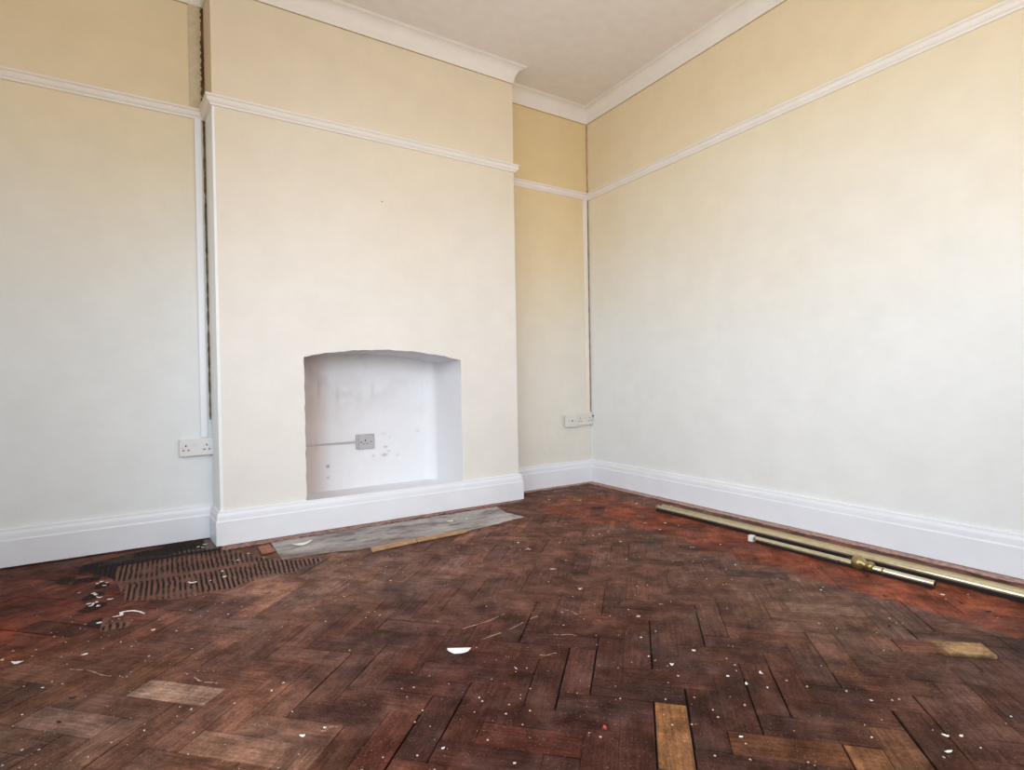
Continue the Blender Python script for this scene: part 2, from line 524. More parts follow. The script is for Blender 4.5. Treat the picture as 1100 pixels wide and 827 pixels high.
    L.new(col, b.inputs['Base Color'])
    if rough_attr:
        rr = N.new('ShaderNodeMapRange'); rr.inputs['From Min'].default_value = 0.3; rr.inputs['From Max'].default_value = 0.7
        rr.inputs['To Min'].default_value = rough - 0.12; rr.inputs['To Max'].default_value = rough + 0.15
        n3 = N.new('ShaderNodeTexNoise'); n3.inputs['Scale'].default_value = 7; n3.inputs['Detail'].default_value = 7
        L.new(tc.outputs['Object'], n3.inputs['Vector']); L.new(n3.outputs['Fac'], rr.inputs['Value']); L.new(rr.outputs['Result'], b.inputs['Roughness'])
    else:
        b.inputs['Roughness'].default_value = rough
    b.inputs['Specular IOR Level'].default_value = spec
    bp = N.new('ShaderNodeBump'); bp.inputs['Strength'].default_value = bump; bp.inputs['Distance'].default_value = 0.0015
    L.new(height, bp.inputs['Height']); L.new(bp.outputs['Normal'], b.inputs['Normal'])
    return m

M = {}
M['wall'] = wall_paint('cream_wall_paint', WALL_LOW, WALL_HIGH, 0.7, 2.55)
M['wall_alcove'] = wall_paint('alcove_bounce_paint', (230, 226, 216), (228, 204, 158), 0.6, 2.3)  # warm corner bounce painted in as a deeper yellow
M['wall_chimney'] = wall_paint('chimney_breast_paint', (234, 230, 224), (228, 212, 186), 0.8, 2.6)
M['wall_cool'] = wall_paint('cool_cream_paint', (232, 235, 236), WALL_HIGH, 0.7, 2.55)
M['ceiling'] = plain('ceiling_paint', CEIL, 0.85, nscale=14, noise=0.02, bump=0.25, spec=0.2, detail=8)
M['trim'] = plain('white_gloss_trim', TRIM, 0.38, nscale=8, noise=0.015, bump=0.05)
M['trim_up'] = plain('cream_white_moulding', TRIM_UP, 0.55, nscale=8, noise=0.015, bump=0.08)
M['white'] = plain('white_plastic', (226, 226, 226), 0.35, nscale=20, noise=0.01)
M['white_old'] = plain('aged_white_plastic', (226, 224, 217), 0.45, nscale=20, noise=0.02)
M['grey_plate'] = plain('painted_over_plastic', (196, 193, 194), 0.6, nscale=60, noise=0.03, bump=0.1)
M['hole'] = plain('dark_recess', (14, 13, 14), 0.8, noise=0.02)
M['crack'] = plain('dark_crack', (134, 118, 92), 0.9, nscale=40, noise=0.2, rgb2=(66, 54, 38))
M['crack_gap_shade'] = plain('crack_and_gap_shade', (196, 164, 110), 0.9, nscale=50, noise=0.15)
M['brass'] = plain('aged_brass', (226, 214, 182), 0.26, 0.8, nscale=35, noise=0.05)
M['brass_dull'] = plain('dull_brass', (204, 188, 146), 0.36, 0.7, nscale=30, noise=0.06)
M['brass_gold'] = plain('yellow_brass', (172, 156, 104), 0.34, 0.85, nscale=30, noise=0.06)
M['wire'] = plain('dark_cord', (46, 38, 30), 0.6)
M['sub'] = plain('subfloor_dark', (24, 16, 13), 0.9, nscale=30)
M['flake'] = plain('white_paint_flake', (236, 232, 226), 0.6, nscale=120, noise=0.04)
M['speck'] = plain('cream_plaster_speck', (190, 168, 154), 0.7, nscale=120, noise=0.06)
M['dark_chip'] = plain('dark_brown_splinter', (44, 20, 16), 0.6, nscale=90)
M['tan_wood'] = plain('bare_tan_wood', (186, 146, 104), 0.65, nscale=30, noise=0.08, rgb2=(150, 112, 76), bump=0.2)
M['orange_wood'] = plain('orange_brown_block', (164, 106, 74), 0.7, nscale=30, noise=0.1, rgb2=(128, 76, 54), bump=0.2)
M['dust_edge'] = plain('pink_dust_edge', (198, 164, 152), 0.85, nscale=45, noise=0.15, rgb2=(148, 112, 102), bump=0.5, detail=8)
M['dust_edge2'] = plain('pink_mortar_edge', (176, 138, 128), 0.85, nscale=45, noise=0.15, rgb2=(112, 76, 68), bump=0.5, detail=8)
M['floor'] = vcol('parquet_wood', 0.55, 0.05, grain=True, fine=0.42, nscale=18, bump=0.35, rough_attr=True)
M['concrete'] = vcol('hearth_concrete', 0.85, 0.3, fine=0.22, nscale=34, bump=0.6)
M['adhesive'] = vcol('bitumen_adhesive', 0.75, 0.12, fine=0.25, nscale=70, bump=0.5)
M['recess'] = vcol('recess_whitewash', 0.8, 0.2, fine=0.02, nscale=30, bump=0.35)
M['outside'] = plain('outside_render', (170, 165, 155), 0.9)

# numpy value noise
_tab = nr.rand(256, 256)
def vnoise(x, y):
    xi = np.floor(x).astype(int); yi = np.floor(y).astype(int); fx = x - xi; fy = y - yi
    fx = fx * fx * (3 - 2 * fx); fy = fy * fy * (3 - 2 * fy)
    t = lambda a, b: _tab[a % 256, b % 256]
    return (t(xi, yi) * (1 - fx) + t(xi + 1, yi) * fx) * (1 - fy) + (t(xi, yi + 1) * (1 - fx) + t(xi + 1, yi + 1) * fx) * fy
def fbm(x, y, s, o=4):
    x = np.asarray(x, float) * s + 100; y = np.asarray(y, float) * s + 100
    r = 0; a = 0.5; tot = 0
    for _ in range(o):
        r = r + a * vnoise(x, y); tot += a; x = x * 2.03 + 17; y = y * 2.03 + 31; a *= 0.5
    return r / tot

def set_col(me, cols):
    ca = me.color_attributes.new('Col', 'FLOAT_COLOR', 'POINT')
    full = np.ones((len(cols), 4), dtype=np.float32); full[:, :3] = cols
    ca.data.foreach_set('color', full.ravel())

# ---------------------------------------------------------------- the room
X0, X1 = -2.4938, -0.7866      # chimney breast faces
XB = -2.512                    # where its left cheek meets the back wall
D = 0.2007                     # how far it stands out
XL, YF, H = -3.42, -4.45, 2.78
T = 0.25

def solid(name, x0, x1, y0, y1, z0, z1, mat):
    b = MB(); b.box(x0, x1, y0, y1, z0, z1); return struct(b.build(name, mat))

solid('wall_alcove_left', XL - T, XB, 0, 0.5, -0.1, H, M['wall_cool'])
solid('wall_alcove_right', X1, T, 0, 0.5, -0.1, H, M['wall_alcove'])
solid('wall_right', 0, T, YF - T, 0, -0.1, H, M['wall'])
LY0, LY1 = -3.5, -1.4
LZ0, LZ1 = 0.7, 2.35
b = MB()
b.box(XL - T, XL, YF - T, LY0, -0.1, H); b.box(XL - T, XL, LY1, 0, -0.1, H)
b.box(XL - T, XL, LY0, LY1, -0.1, LZ0); b.box(XL - T, XL, LY0, LY1, LZ1, H)
struct(b.build('wall_left', M['wall']))
solid('ceiling', XL - T, T, YF - T, 0.5, H, H + 0.15, M['ceiling'])

# front wall with a wide window opening, behind the camera
WX0, WX1, WZ0, WZ1 = -3.2, -1.1, 0.75, 2.35
b = MB()
b.box(XL, WX0, YF - T, YF, -0.1, H); b.box(WX1, 0, YF - T, YF, -0.1, H)
b.box(WX0, WX1, YF - T, YF, -0.1, WZ0); b.box(WX0, WX1, YF - T, YF, WZ1, H)
struct(b.build('wall_front', M['wall']))
b = MB(); fy0, fy1 = YF - 0.16, YF - 0.10
for x in (WX0, WX0 + (WX1 - WX0) / 3, WX0 + 2 * (WX1 - WX0) / 3, WX1 - 0.06): b.box(x, x + 0.06, fy0, fy1, WZ0, WZ1, 0.004)
b.box(WX0, WX1, fy0, fy1, WZ0, WZ0 + 0.06, 0.004); b.box(WX0, WX1, fy0, fy1, WZ1 - 0.06, WZ1, 0.004); b.box(WX0, WX1, fy0, fy1, 1.85, 1.9, 0.004)
win = struct(b.build('window_1', M['trim']))
b = MB(); b.box(WX0 - 0.05, WX1 + 0.05, YF - 0.1, YF + 0.06, WZ0 - 0.03, WZ0, 0.005); b.build('window_sill', M['trim'], win)
gm, nt, pb = newmat('window_glass')
pb.inputs['Transmission Weight'].default_value = 1; pb.inputs['Roughness'].default_value = 0.0; pb.inputs['IOR'].default_value = 1.1
b = MB(); b.box(WX0, WX1, YF - 0.134, YF - 0.130, WZ0, WZ1); b.build('pane', gm, win)

b = MB(); fx0, fx1 = XL - 0.20, XL - 0.14
for y_ in (LY0, LY0 + (LY1 - LY0) / 2 - .03, LY1 - 0.06): b.box(fx0, fx1, y_, y_ + 0.06, LZ0, LZ1, 0.004)
b.box(fx0, fx1, LY0, LY1, LZ0, LZ0 + 0.06, 0.004); b.box(fx0, fx1, LY0, LY1, LZ1 - 0.06, LZ1, 0.004); b.box(fx0, fx1, LY0, LY1, 1.85, 1.9, 0.004)
win = struct(b.build('window_2', M['trim']))
b = MB(); b.box(XL - 0.1, XL + 0.06, LY0 - .05, LY1 + 0.05, LZ0 - 0.03, LZ0, 0.005); b.build('window_sill', M['trim'], win)
b = MB(); b.box(XL - 0.174, XL - 0.170, LY0, LY1, LZ0, LZ1); b.build('pane', gm, win)

# chimney breast with the arched recess -----------------------------------
OX0, OX1 = -2.0975, -1.1885
def arch(x):
    t = (x - (OX0 + OX1) / 2) / ((OX1 - OX0) / 2)
    return 0.957 - 0.048 * t * t - 0.007 * t + 0.0015 * math.sin(x * 37) + 0.001 * math.sin(x * 91)
RZ0 = 0.12                                     # sill of the recess behind the skirting
nx = 48
xs = [OX0 + (OX1 - OX0) * i / nx for i in range(nx + 1)]
V = []; F = []
def q(a, b_, c, d):
    n = len(V); V.extend([a, b_, c, d]); F.append((n, n + 1, n + 2, n + 3))
y = -D
def edge(z, s):  # slightly ragged plaster arris
    return s * (0.0016 * math.sin(z * 53 + s) + 0.0012 * math.sin(z * 131 + 2 * s))
q((X0, y, -0.1), (OX0, y, -0.1), (OX0, y, RZ0), (X0, y, RZ0)); q((OX0, y, -0.1), (OX1, y, -0.1), (OX1, y, RZ0), (OX0, y, RZ0)); q((OX1, y, -0.1), (X1, y, -0.1), (X1, y, RZ0), (OX1, y, RZ0))
nz = 30
for s, xo, xe in ((0, OX0, X0), (1, OX1, X1)):
    zt = arch(xo)
    for k in range(nz):
        z0 = RZ0 + (zt - RZ0) * k / nz; z1 = RZ0 + (zt - RZ0) * (k + 1) / nz
        e0 = edge(z0, 1 if s else -1) * (0 if k == 0 else 1); e1 = edge(z1, 1 if s else -1) * (0 if k == nz - 1 else 1)
        if s: q((xo + e0, y, z0), (xe, y, z0), (xe, y, z1), (xo + e1, y, z1))
        else: q((xe, y, z0), (xo + e0, y, z0), (xo + e1, y, z1), (xe, y, z1))
    if s: q((xo, y, zt), (xe, y, zt), (xe, y, H), (xo, y, H))
    else: q((xe, y, zt), (xo, y, zt), (xo, y, H), (xe, y, H))
for i in range(nx):
    q((xs[i], y, arch(xs[i])), (xs[i + 1], y, arch(xs[i + 1])), (xs[i + 1], y, H), (xs[i], y, H))
q((XB, 0, -0.1), (X0, y, -0.1), (X0, y, H), (XB, 0, H))
q((X1, y, -0.1), (X1, 0, -0.1), (X1, 0, H), (X1, y, H))
struct(link('wall_chimney_breast', V, F, M['wall_chimney']))

# inside of the recess, with its own colouring
RY = 0.235; rr_ = 0.075
plan = [(OX0, -D)]
for k in range(1, 9): plan.append((OX0, -D + (RY + D - 0.02) * k / 8))
for k in range(0, 5):
    a = math.pi - k / 4 * math.pi / 2; plan.append((OX0 + 0.02 + 0.02 * math.cos(a), RY - 0.02 + 0.02 * math.sin(a)))
for k in range(1, 100): plan.append((OX0 + 0.02 + (OX1 - OX0 - 0.02 - rr_) * k / 100, RY))
for k in range(0, 9):
    a = math.pi / 2 - k / 8 * math.pi / 2; plan.append((OX1 - rr_ + rr_ * math.cos(a), RY - rr_ + rr_ * math.sin(a)))
for k in range(1, 28): plan.append((OX1, RY - rr_ - (RY - rr_ + D) * k / 27))
nzr = 110; V = []; F = []
for j in range(nzr + 1):
    for (x, yy) in plan:
        V.append((x, yy + (0.004 * math.sin(x * 19 + j * 0.11) if yy > RY - 0.001 else 0), RZ0 + (arch(x) - RZ0) * j / nzr))
n = len(plan)
for j in range(nzr):
    for i in range(n - 1): F.append((j * n + i, j * n + i + 1, (j + 1) * n + i + 1, (j + 1) * n + i))
base = len(V)
for i in range(nx + 1):
    for k in range(9): V.append((xs[i], -D + (RY + D) * k / 8, arch(xs[i])))
for i in range(nx):
    for k in range(8): a = base + i * 9 + k; F.append((a, a + 1, a + 10, a + 9))
base = len(V); V += [(OX0, -D, RZ0), (OX1, -D, RZ0), (OX1, RY + .01, RZ0), (OX0, RY + .01, RZ0)]; F.append((base, base + 1, base + 2, base + 3))
rec = struct(link('wall_recess', V, F, M['recess'], smooth=False), 'white painted arched fireplace recess in the chimney breast')
P_ = np.array(V); px, py, pz = P_[:, 0], P_[:, 1], P_[:, 2]
colr = np.tile(np.array(lin(RECESS)), (len(V), 1))
nn = fbm(px * 1.0, pz, 5.0, 5)
pink = np.clip(((-1.86 - px) / 0.12), 0, 1) * 0.8 + np.clip((nn - 0.55) * 4, 0, 1) * 0.15
colr = colr * (1 - pink[:, None]) + pink[:, None] * np.array(lin((206, 188, 180)))
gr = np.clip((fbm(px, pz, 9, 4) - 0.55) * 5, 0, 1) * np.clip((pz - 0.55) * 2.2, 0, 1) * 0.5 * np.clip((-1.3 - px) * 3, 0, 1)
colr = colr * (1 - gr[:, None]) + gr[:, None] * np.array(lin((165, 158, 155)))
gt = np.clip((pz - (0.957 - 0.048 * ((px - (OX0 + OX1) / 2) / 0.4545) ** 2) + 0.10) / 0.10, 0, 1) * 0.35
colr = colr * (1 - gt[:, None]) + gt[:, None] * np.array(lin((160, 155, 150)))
for (sx, sz, rx, rz, k) in ((-1.885, 0.27, 0.008, 0.007, .9), (-1.885, 0.20, 0.010, 0.006, .4), (-1.53, 0.31, 0.018, 0.008, .45), (-1.52, 0.36, 0.012, 0.006, .45), (-1.60, 0.31, 0.008, 0.006, .35),
                            (-1.50, 0.33, 0.008, 0.005, .4), (-1.49, 0.42, 0.006, 0.005, .3), (-1.53, 0.445, 0.02, 0.006, .18), (-1.93, 0.74, 0.008, 0.07, .22), (-1.82, 0.70, 0.01, 0.05, .16), (-1.60, 0.73, 0.01, 0.04, .13), (-1.95, 0.40, 0.006, 0.04, .12), (-1.3, .45, .01, .01, .2), (-1.44, .3, .01, .006, .25)):
    w = k * np.exp(-((px - sx) / rx) ** 2 - ((pz - sz) / rz) ** 2) * (py > RY - 0.02)
    colr = colr * (1 - w[:, None]) + w[:, None] * np.array(lin((60, 52, 50)))
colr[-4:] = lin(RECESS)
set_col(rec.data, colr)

# ---------------------------------------------------------------- mouldings swept along the wall line with mitred corners
PATH = [(XL, YF), (XL, 0.0), (XB, 0.0), (X0, -D), (X1, -D), (X1, 0.0), (0.0, 0.0), (0.0, YF)]
def offset_pts(d):
    """PATH pushed into the room by d (room is on the right hand of the path)"""
    out = []
    n = len(PATH)
    for i in range(n):
        p = Vector(PATH[i])
        ns = []
        if i > 0:
            a = (Vector(PATH[i]) - Vector(PATH[i - 1])).normalized(); ns.append(Vector((a.y, -a.x)))
        if i < n - 1:
            a = (Vector(PATH[i + 1]) - Vector(PATH[i])).normalized(); ns.append(Vector((a.y, -a.x)))
        if len(ns) == 1: out.append(p + ns[0] * d)
        else:
            m = (ns[0] + ns[1]); out.append(p + m * (d / (1 + ns[0].dot(ns[1]))))
    return out
def sweep(name, prof, i0, i1, mat, wob=0.0, smooth=False):
    V = []; F = []; k = len(prof)
    for i in range(i0, i1 + 1):
        for (t, z) in prof:
            p = offset_pts(t)[i]; V.append((p.x, p.y, z))
    for s in range(i1 - i0):
        for j in range(k):
            j2 = (j + 1) % k
            F.append((s * k + j, s * k + j2, (s + 1) * k + j2, (s + 1) * k + j))
    F.append(tuple(range(k))); F.append(tuple((i1 - i0) * k + j for j in range(k))[::-1])
    o = link(name, V, F, mat)
    bm = bmesh.new(); bm.from_mesh(o.data); bmesh.ops.recalc_face_normals(bm, faces=bm.faces[:]); bm.to_mesh(o.data); bm.free()
    return struct(o)
sk = 0.0235
SKIRT = [(0.0, 0.006), (sk, 0.006), (sk, 0.118), (sk - .001, 0.1205), (sk - .0035, 0.122), (sk - .0042, 0.126), (sk - .0048, 0.140), (sk - .006, 0.148), (sk - .009, 0.155), (sk - .0105, 0.160), (sk - .0105, 0.165), (sk - .013, 0.1686), (0.0, 0.1686)]
RAILZ = 2.1135
RAIL = [(0.0, 0.0), (.010, .001), (.012, .008), (.020, .014), (.025, .022), (.025, .030), (.022, .034), (.030, .038), (.031, .045), (.0, .047)]
RAIL = [(t, z + RAILZ) for t, z in RAIL]
CP = 0.074; CD = 0.096
COVE = [(0.0, -CD), (.006, -CD), (.008, -CD + .008)]
for k in range(9):
    a = k / 8 * math.pi / 2
    COVE.append((.010 + (CP - .018) * (1 - math.cos(a)), -CD + .012 + (CD - .022) * math.sin(a)))
COVE += [(CP - .006, -.010), (CP - .006, -.006), (CP, -.005), (CP, 0.0), (0, 0)]
COVE = [(t, z + H) for t, z in COVE]
names = ['side', 'left', 'chimney_side', 'chimney', 'chimney_return', 'alcove', 'right']
for i, nm in enumerate(names):
    sweep('baseboard_' + nm, SKIRT, i, i + 1, M['trim'])
k = 1
for i, nm in enumerate(names):
    struct(sweep('trim_%d' % k, RAIL, i, i + 1, M['trim_up']), 'cream white picture rail moulding'); k += 1
for i, nm in enumerate(names):
    struct(sweep('trim_%d' % k, COVE, i, i + 1, M['trim_up']), 'plain coved cornice under the ceiling'); k += 1
# thin strip under the cornice, coloured as the shadow in the gap
for i in (1, 3, 5, 6):
    struct(sweep('trim_%d' % k, [(0.0, H - CD - .003), (.003, H - CD - .003), (.003, H - CD + .001), (0, H - CD + .001)], i, i + 1, M['crack_gap_shade'])); k += 1  # these trim_ objects are shade strips, not moulding

def ragged_strip(name, pts_a, pts_b, mat, z0=0.0005, z1=0.004, label=None, jitter=0.006, n=160):
    """flat strip on the floor between two lines, ragged on the room side"""
    V = []; F = []
    for i in range(n + 1):
        t = i / n
        a = Vector(pts_a[0]).lerp(Vector(pts_a[1]), t); c = Vector(pts_b[0]).lerp(Vector(pts_b[1]), t)
        j = (rnd.random() - 0.5) * 2 * jitter + jitter * math.sin(i * .37)
        d = (c - a).normalized(); c = c + d * j
        V += [(a.x, a.y, z1), (c.x, c.y, z1 - 0.001 * rnd.random()), (c.x, c.y, z0)]
    for i in range(n):
        o = i * 3
        F += [(o, o + 1, o + 4, o + 3), (o + 1, o + 2, o + 5, o + 4)]
    ob = struct(link(name, V, F, mat)); 
    if label: ob['label'] = label
    return ob
ragged_strip('trim_%d' % k, [(-0.0235, -0.02), (-0.0235, YF)], [(-0.072, -0.02), (-0.072, YF)], M['dust_edge'], n=420, jitter=.004); k += 1
ragged_strip('trim_%d' % k, [(X0 + .0, -D - sk), (X1, -D - sk)], [(X0 + .0, -D - sk - .062), (X1, -D - sk - .03)], M['dust_edge2'], n=200); k += 1
ragged_strip('trim_%d' % k, [(X1, -sk), (0, -sk)], [(X1, -sk - .03), (0, -sk - .03)], M['dust_edge'], n=90); k += 1
# dark open joints in the corners
def crack(x0, y0, z0, x1, y1, z1, w0, w1, mat, ax):
    """thin irregular upright sliver; ax = direction of its width"""
    global k
    V = []; F = []; n = 60
    for i in range(n + 1):
        t = i / n; w = (w0 + (w1 - w0) * t) * (0.55 + 0.9 * rnd.random())
        x = x0 + (x1 - x0) * t; yy = y0 + (y1 - y0) * t; z = z0 + (z1 - z0) * t
        V += [(x - ax[0] * w / 2, yy - ax[1] * w / 2, z), (x + ax[0] * w / 2, yy + ax[1] * w / 2, z)]
    for i in range(n): F.append((i * 2, i * 2 + 1, i * 2 + 3, i * 2 + 2))
    o = struct(link('trim_%d' % k, V, F, mat)); k += 1
    return o
crack(-0.006, -0.0015, 0.53, -0.006, -0.0015, RAILZ, .008, .007, M['crack'], (1, 0))
crack(-0.005, -0.0015, RAILZ + .05, -0.005, -0.0015, H - CD, .006, .006, M['crack_gap_shade'], (1, 0))
crack(-0.0015, -0.006, 0.53, -0.0015, -0.006, H - CD, .004, .004, M['crack_gap_shade'], (0, 1))
crack(XB - .006, -0.002, 0.60, XB - .006, -0.002, RAILZ, .008, .010, M['crack'], (1, 0))
crack(XB - .004, -0.002, RAILZ + .05, XB - .004, -0.002, H - CD, .022, .018, plain('torn_brown_edge', (128, 92, 56), 0.9, nscale=14, noise=0.2, rgb2=(70, 48, 28)), (1, 0))
# white painted band where the gloss runs round the left arris of the chimney breast
V = [(XB - .0012, -.003, 0.165), (X0 - .0012, -D - .0012, 0.165), (X0 + .014, -D - .0012, 0.165), (XB - .0012, -.003, RAILZ), (X0 - .0012, -D - .0012, RAILZ), (X0 + .009, -D - .0012, RAILZ)]
struct(link('trim_%d' % k, V, [(0, 1, 4, 3), (1, 2, 5, 4)], plain('white_paint_on_cheek', (244, 246, 246), .5, noise=.01))); k += 1

# ---------------------------------------------------------------- the parquet
W_ = 0.0761; L_ = 3 * W_
UO, VO = -2.71 * 1.035, -0.43 * 1.035
def uv2xy(u, v):            # u along (1,1), v along (-1,1)
    return (u - v) * SQ, (u + v) * SQ
PA = np.array([(a, b_) for a, b_, *_ in PAINT]); PC = np.array([lin((r, g, bb)) for _, _, r, g, bb, s in PAINT]); PS = np.array([t[5] for t in PAINT])
def paint(x, y):
    # warp the lookup so stains have ragged outlines
    wx = x + (fbm(x, y, 5, 4) - .5) * 0.22; wy = y + (fbm(x + 9, y - 4, 5, 4) - .5) * 0.22
    d2 = (wx[:, None] - PA[None, :, 0]) ** 2 + (wy[:, None] - PA[None, :, 1]) ** 2
    w = np.exp(-d2 / (2 * PS[None, :] ** 2)) + 1e-4 / (d2 + .05) ** 2
    w /= w.sum(1, keepdims=True)
    c = w @ PC
    # red stained margin towards the right wall
    ex = np.interp(-(wy * .55 + y * .45), [-p[1] for p in RED_EDGE], [p[0] for p in RED_EDGE])
    xx = x + (fbm(x + 3, y, 9, 4) - .5) * 0.10
    m = np.clip((xx - ex + (fbm(x, y, 30, 3) - .5) * .04) / 0.02, 0, 1) * np.clip((-y - 0.30) / .25, 0, 1)
    m2 = np.clip((-0.24 - x + (fbm(x, y, 6) - .5) * .06) / 0.05, 0, 1) 
    red = np.array(lin(RED)) * (0.75 + 0.6 * fbm(x, y, 4, 4))[:, None]
    orange = np.array(lin((140, 74, 46)))
    o = np.clip((fbm(x + 20, y + 5, 7, 4) - .5) * 5, 0, 1)[:, None] * .6
    red = red * (1 - o) + orange * o
    mm = (m * m2 * 0.85)[:, None]
    c = c * (1 - mm) + red * mm
    # red stained margin at the far left
    ba = (np.clip((x + .215 + (fbm(x, y, 12) - .5) * .02) / .015, 0, 1) * .8)[:, None]
    c = c * (1 - ba) + np.array(lin((98, 70, 66))) * ba
    ml = (np.clip((-2.86 - wx) / .25, 0, 1) * np.clip((y + 1.35 + (fbm(x, y, 4) - .5) * .5) / .25, 0, 1) * np.clip((-.18 - y) / .12, 0, 1) * .5 * np.clip((fbm(x + 7, y, 5) - .32) * 5, 0, 1))[:, None]
    c = c * (1 - ml) + np.array(lin((98, 50, 38))) * ml
    # dark blotches
    dk = np.clip((fbm(x - 5, y + 8, 11, 5) - .6) * 8, 0, 1)[:, None] * 0.6
    c = c * (1 - dk * np.array([.6, .55, .5]))
    # worn paler traffic marks
    pl = np.clip((fbm(x * .8 + 40, y * 1.2, 9, 5) - .53) * 7, 0, 1)[:, None] * 0.45
    c = c * (1 + pl * np.array([.9, .95, 1.0]))
    return c
cells = []
for i in range(-80, 90):
    for j in range(-90, 90):
        s = (i + j + 3) % 6
        if s == 0: cells.append((i, j, 0))
        elif s == 3: cells.append((i, j, 1))
BV = []; BF = []; BC = []; BU = []
NXb, NYb = 12, 4
special = []
def cell_at(x, y):
    u = (x + y) * SQ; v = (-x + y) * SQ
    i = math.floor((u - UO) / W_); j = math.floor((v - VO) / W_); s = (i + j + 3) % 6
    return (i - s, j, 0) if s < 3 else (i, j - (s - 3), 1)
SP = {cell_at(x, y): (c, kk) for x, y, c, kk in BLOCKS}
LIFT = cell_at(*LIFTED); BARE = cell_at(*BARE_AT)
gapl = []
for (ax, ay, bx_, by_) in GAPS:
    ua, va, ub, vb = (ax + ay) * SQ, (-ax + ay) * SQ, (bx_ + by_) * SQ, (-bx_ + by_) * SQ
    gapl.append((0, (va + vb) / 2, min(ua, ub), max(ua, ub)) if abs(ub - ua) > abs(vb - va) else (1, (ua + ub) / 2, min(va, vb), max(va, vb)))
def block_geo(u0, u1, v0, v1, horiz, ins, zf, NX=NXb, NY=NYb, thick=0.009):
    """top face grid with eased edges and side walls, in u,v; ins = insets u0,u1,v0,v1"""
    a0, a1, c0, c1 = u0 + ins[0], u1 - ins[1], v0 + ins[2], v1 - ins[3]
    if not horiz: NX, NY = NY, NX
    e = 0.0016
    us = [a0] + [a0 + e + (a1 - a0 - 2 * e) * t / (NX - 2) for t in range(NX - 1)] + [a1]
    vs = [c0] + [c0 + e + (c1 - c0 - 2 * e) * t / (NY - 2) for t in range(NY - 1)] + [c1]
    V = []; ed = []; uvs = []
    for a, uu in enumerate(us):
        for c, vv in enumerate(vs):
            on = a in (0, NX) or c in (0, NY)
            x, y = uv2xy(uu, vv)
            V.append((x, y, zf(uu, vv) - (0.0009 if on else 0))); ed.append(1 if on else 0)
            uvs.append((uu, vv) if horiz else (vv, uu))
    F = []
    for a in range(NX):
        for c in range(NY):
            k_ = a * (NY + 1) + c; F.append((k_, k_ + NY + 1, k_ + NY + 2, k_ + 1))
    ring = [a * (NY + 1) for a in range(NX + 1)] + [NX * (NY + 1) + c for c in range(1, NY + 1)] + [a * (NY + 1) + NY for a in range(NX - 1, -1, -1)] + [c for c in range(NY - 1, 0, -1)]
    base_ = len(V)
    for r in ring:
        V.append((V[r][0], V[r][1], V[r][2] - thick)); ed.append(2); uvs.append(uvs[r])
    m = len(ring)
    for t in range(m):
        t2 = (t + 1) % m; F.append((ring[t2], ring[t], base_ + t, base_ + t2))
    return V, F, ed, uvs
def block_color(V, ed, key, seed):
    P = np.array(V); c = paint(P[:, 0], P[:, 1])
    r_ = random.Random(seed)
    f = 1 + (r_.random() - .5) * 0.34; warm = (r_.random() - .5) * 0.14
    if r_.random() < .10: f *= 0.72
    if r_.random() < .08: f *= 1.25
    c = c * f * np.array([1 + warm, 1, 1 - warm])
    if key in SP:
        cc, kk = SP[key]; w_ = kk * (0.7 + 0.6 * fbm(P[:, 0], P[:, 1], 12, 4))[:, None]; w_ = np.clip(w_, 0, 1)
        c = c * (1 - w_) + np.array(lin(cc)) * w_
    e = np.array(ed)
    worn = r_.random()
    ef = 0.72 if worn < .6 else .95 if worn < .88 else 1.3
    c = np.where((e == 1)[:, None], c * ef, c); c = np.where((e == 2)[:, None], c * 0.25, c)
    return c * FLOOR_GAIN
def inside_any(u0, u1, v0, v1):
    for a in (u0, (u0 + u1) / 2, u1):
        for c in (v0, (v0 + v1) / 2, v1):
            x, y = uv2xy(a, c)
            if XL < x < 0 and YF < y < 0 and not (XB < x < X1 and y > -D): return True
    return False
UVALL = []
loose = {}
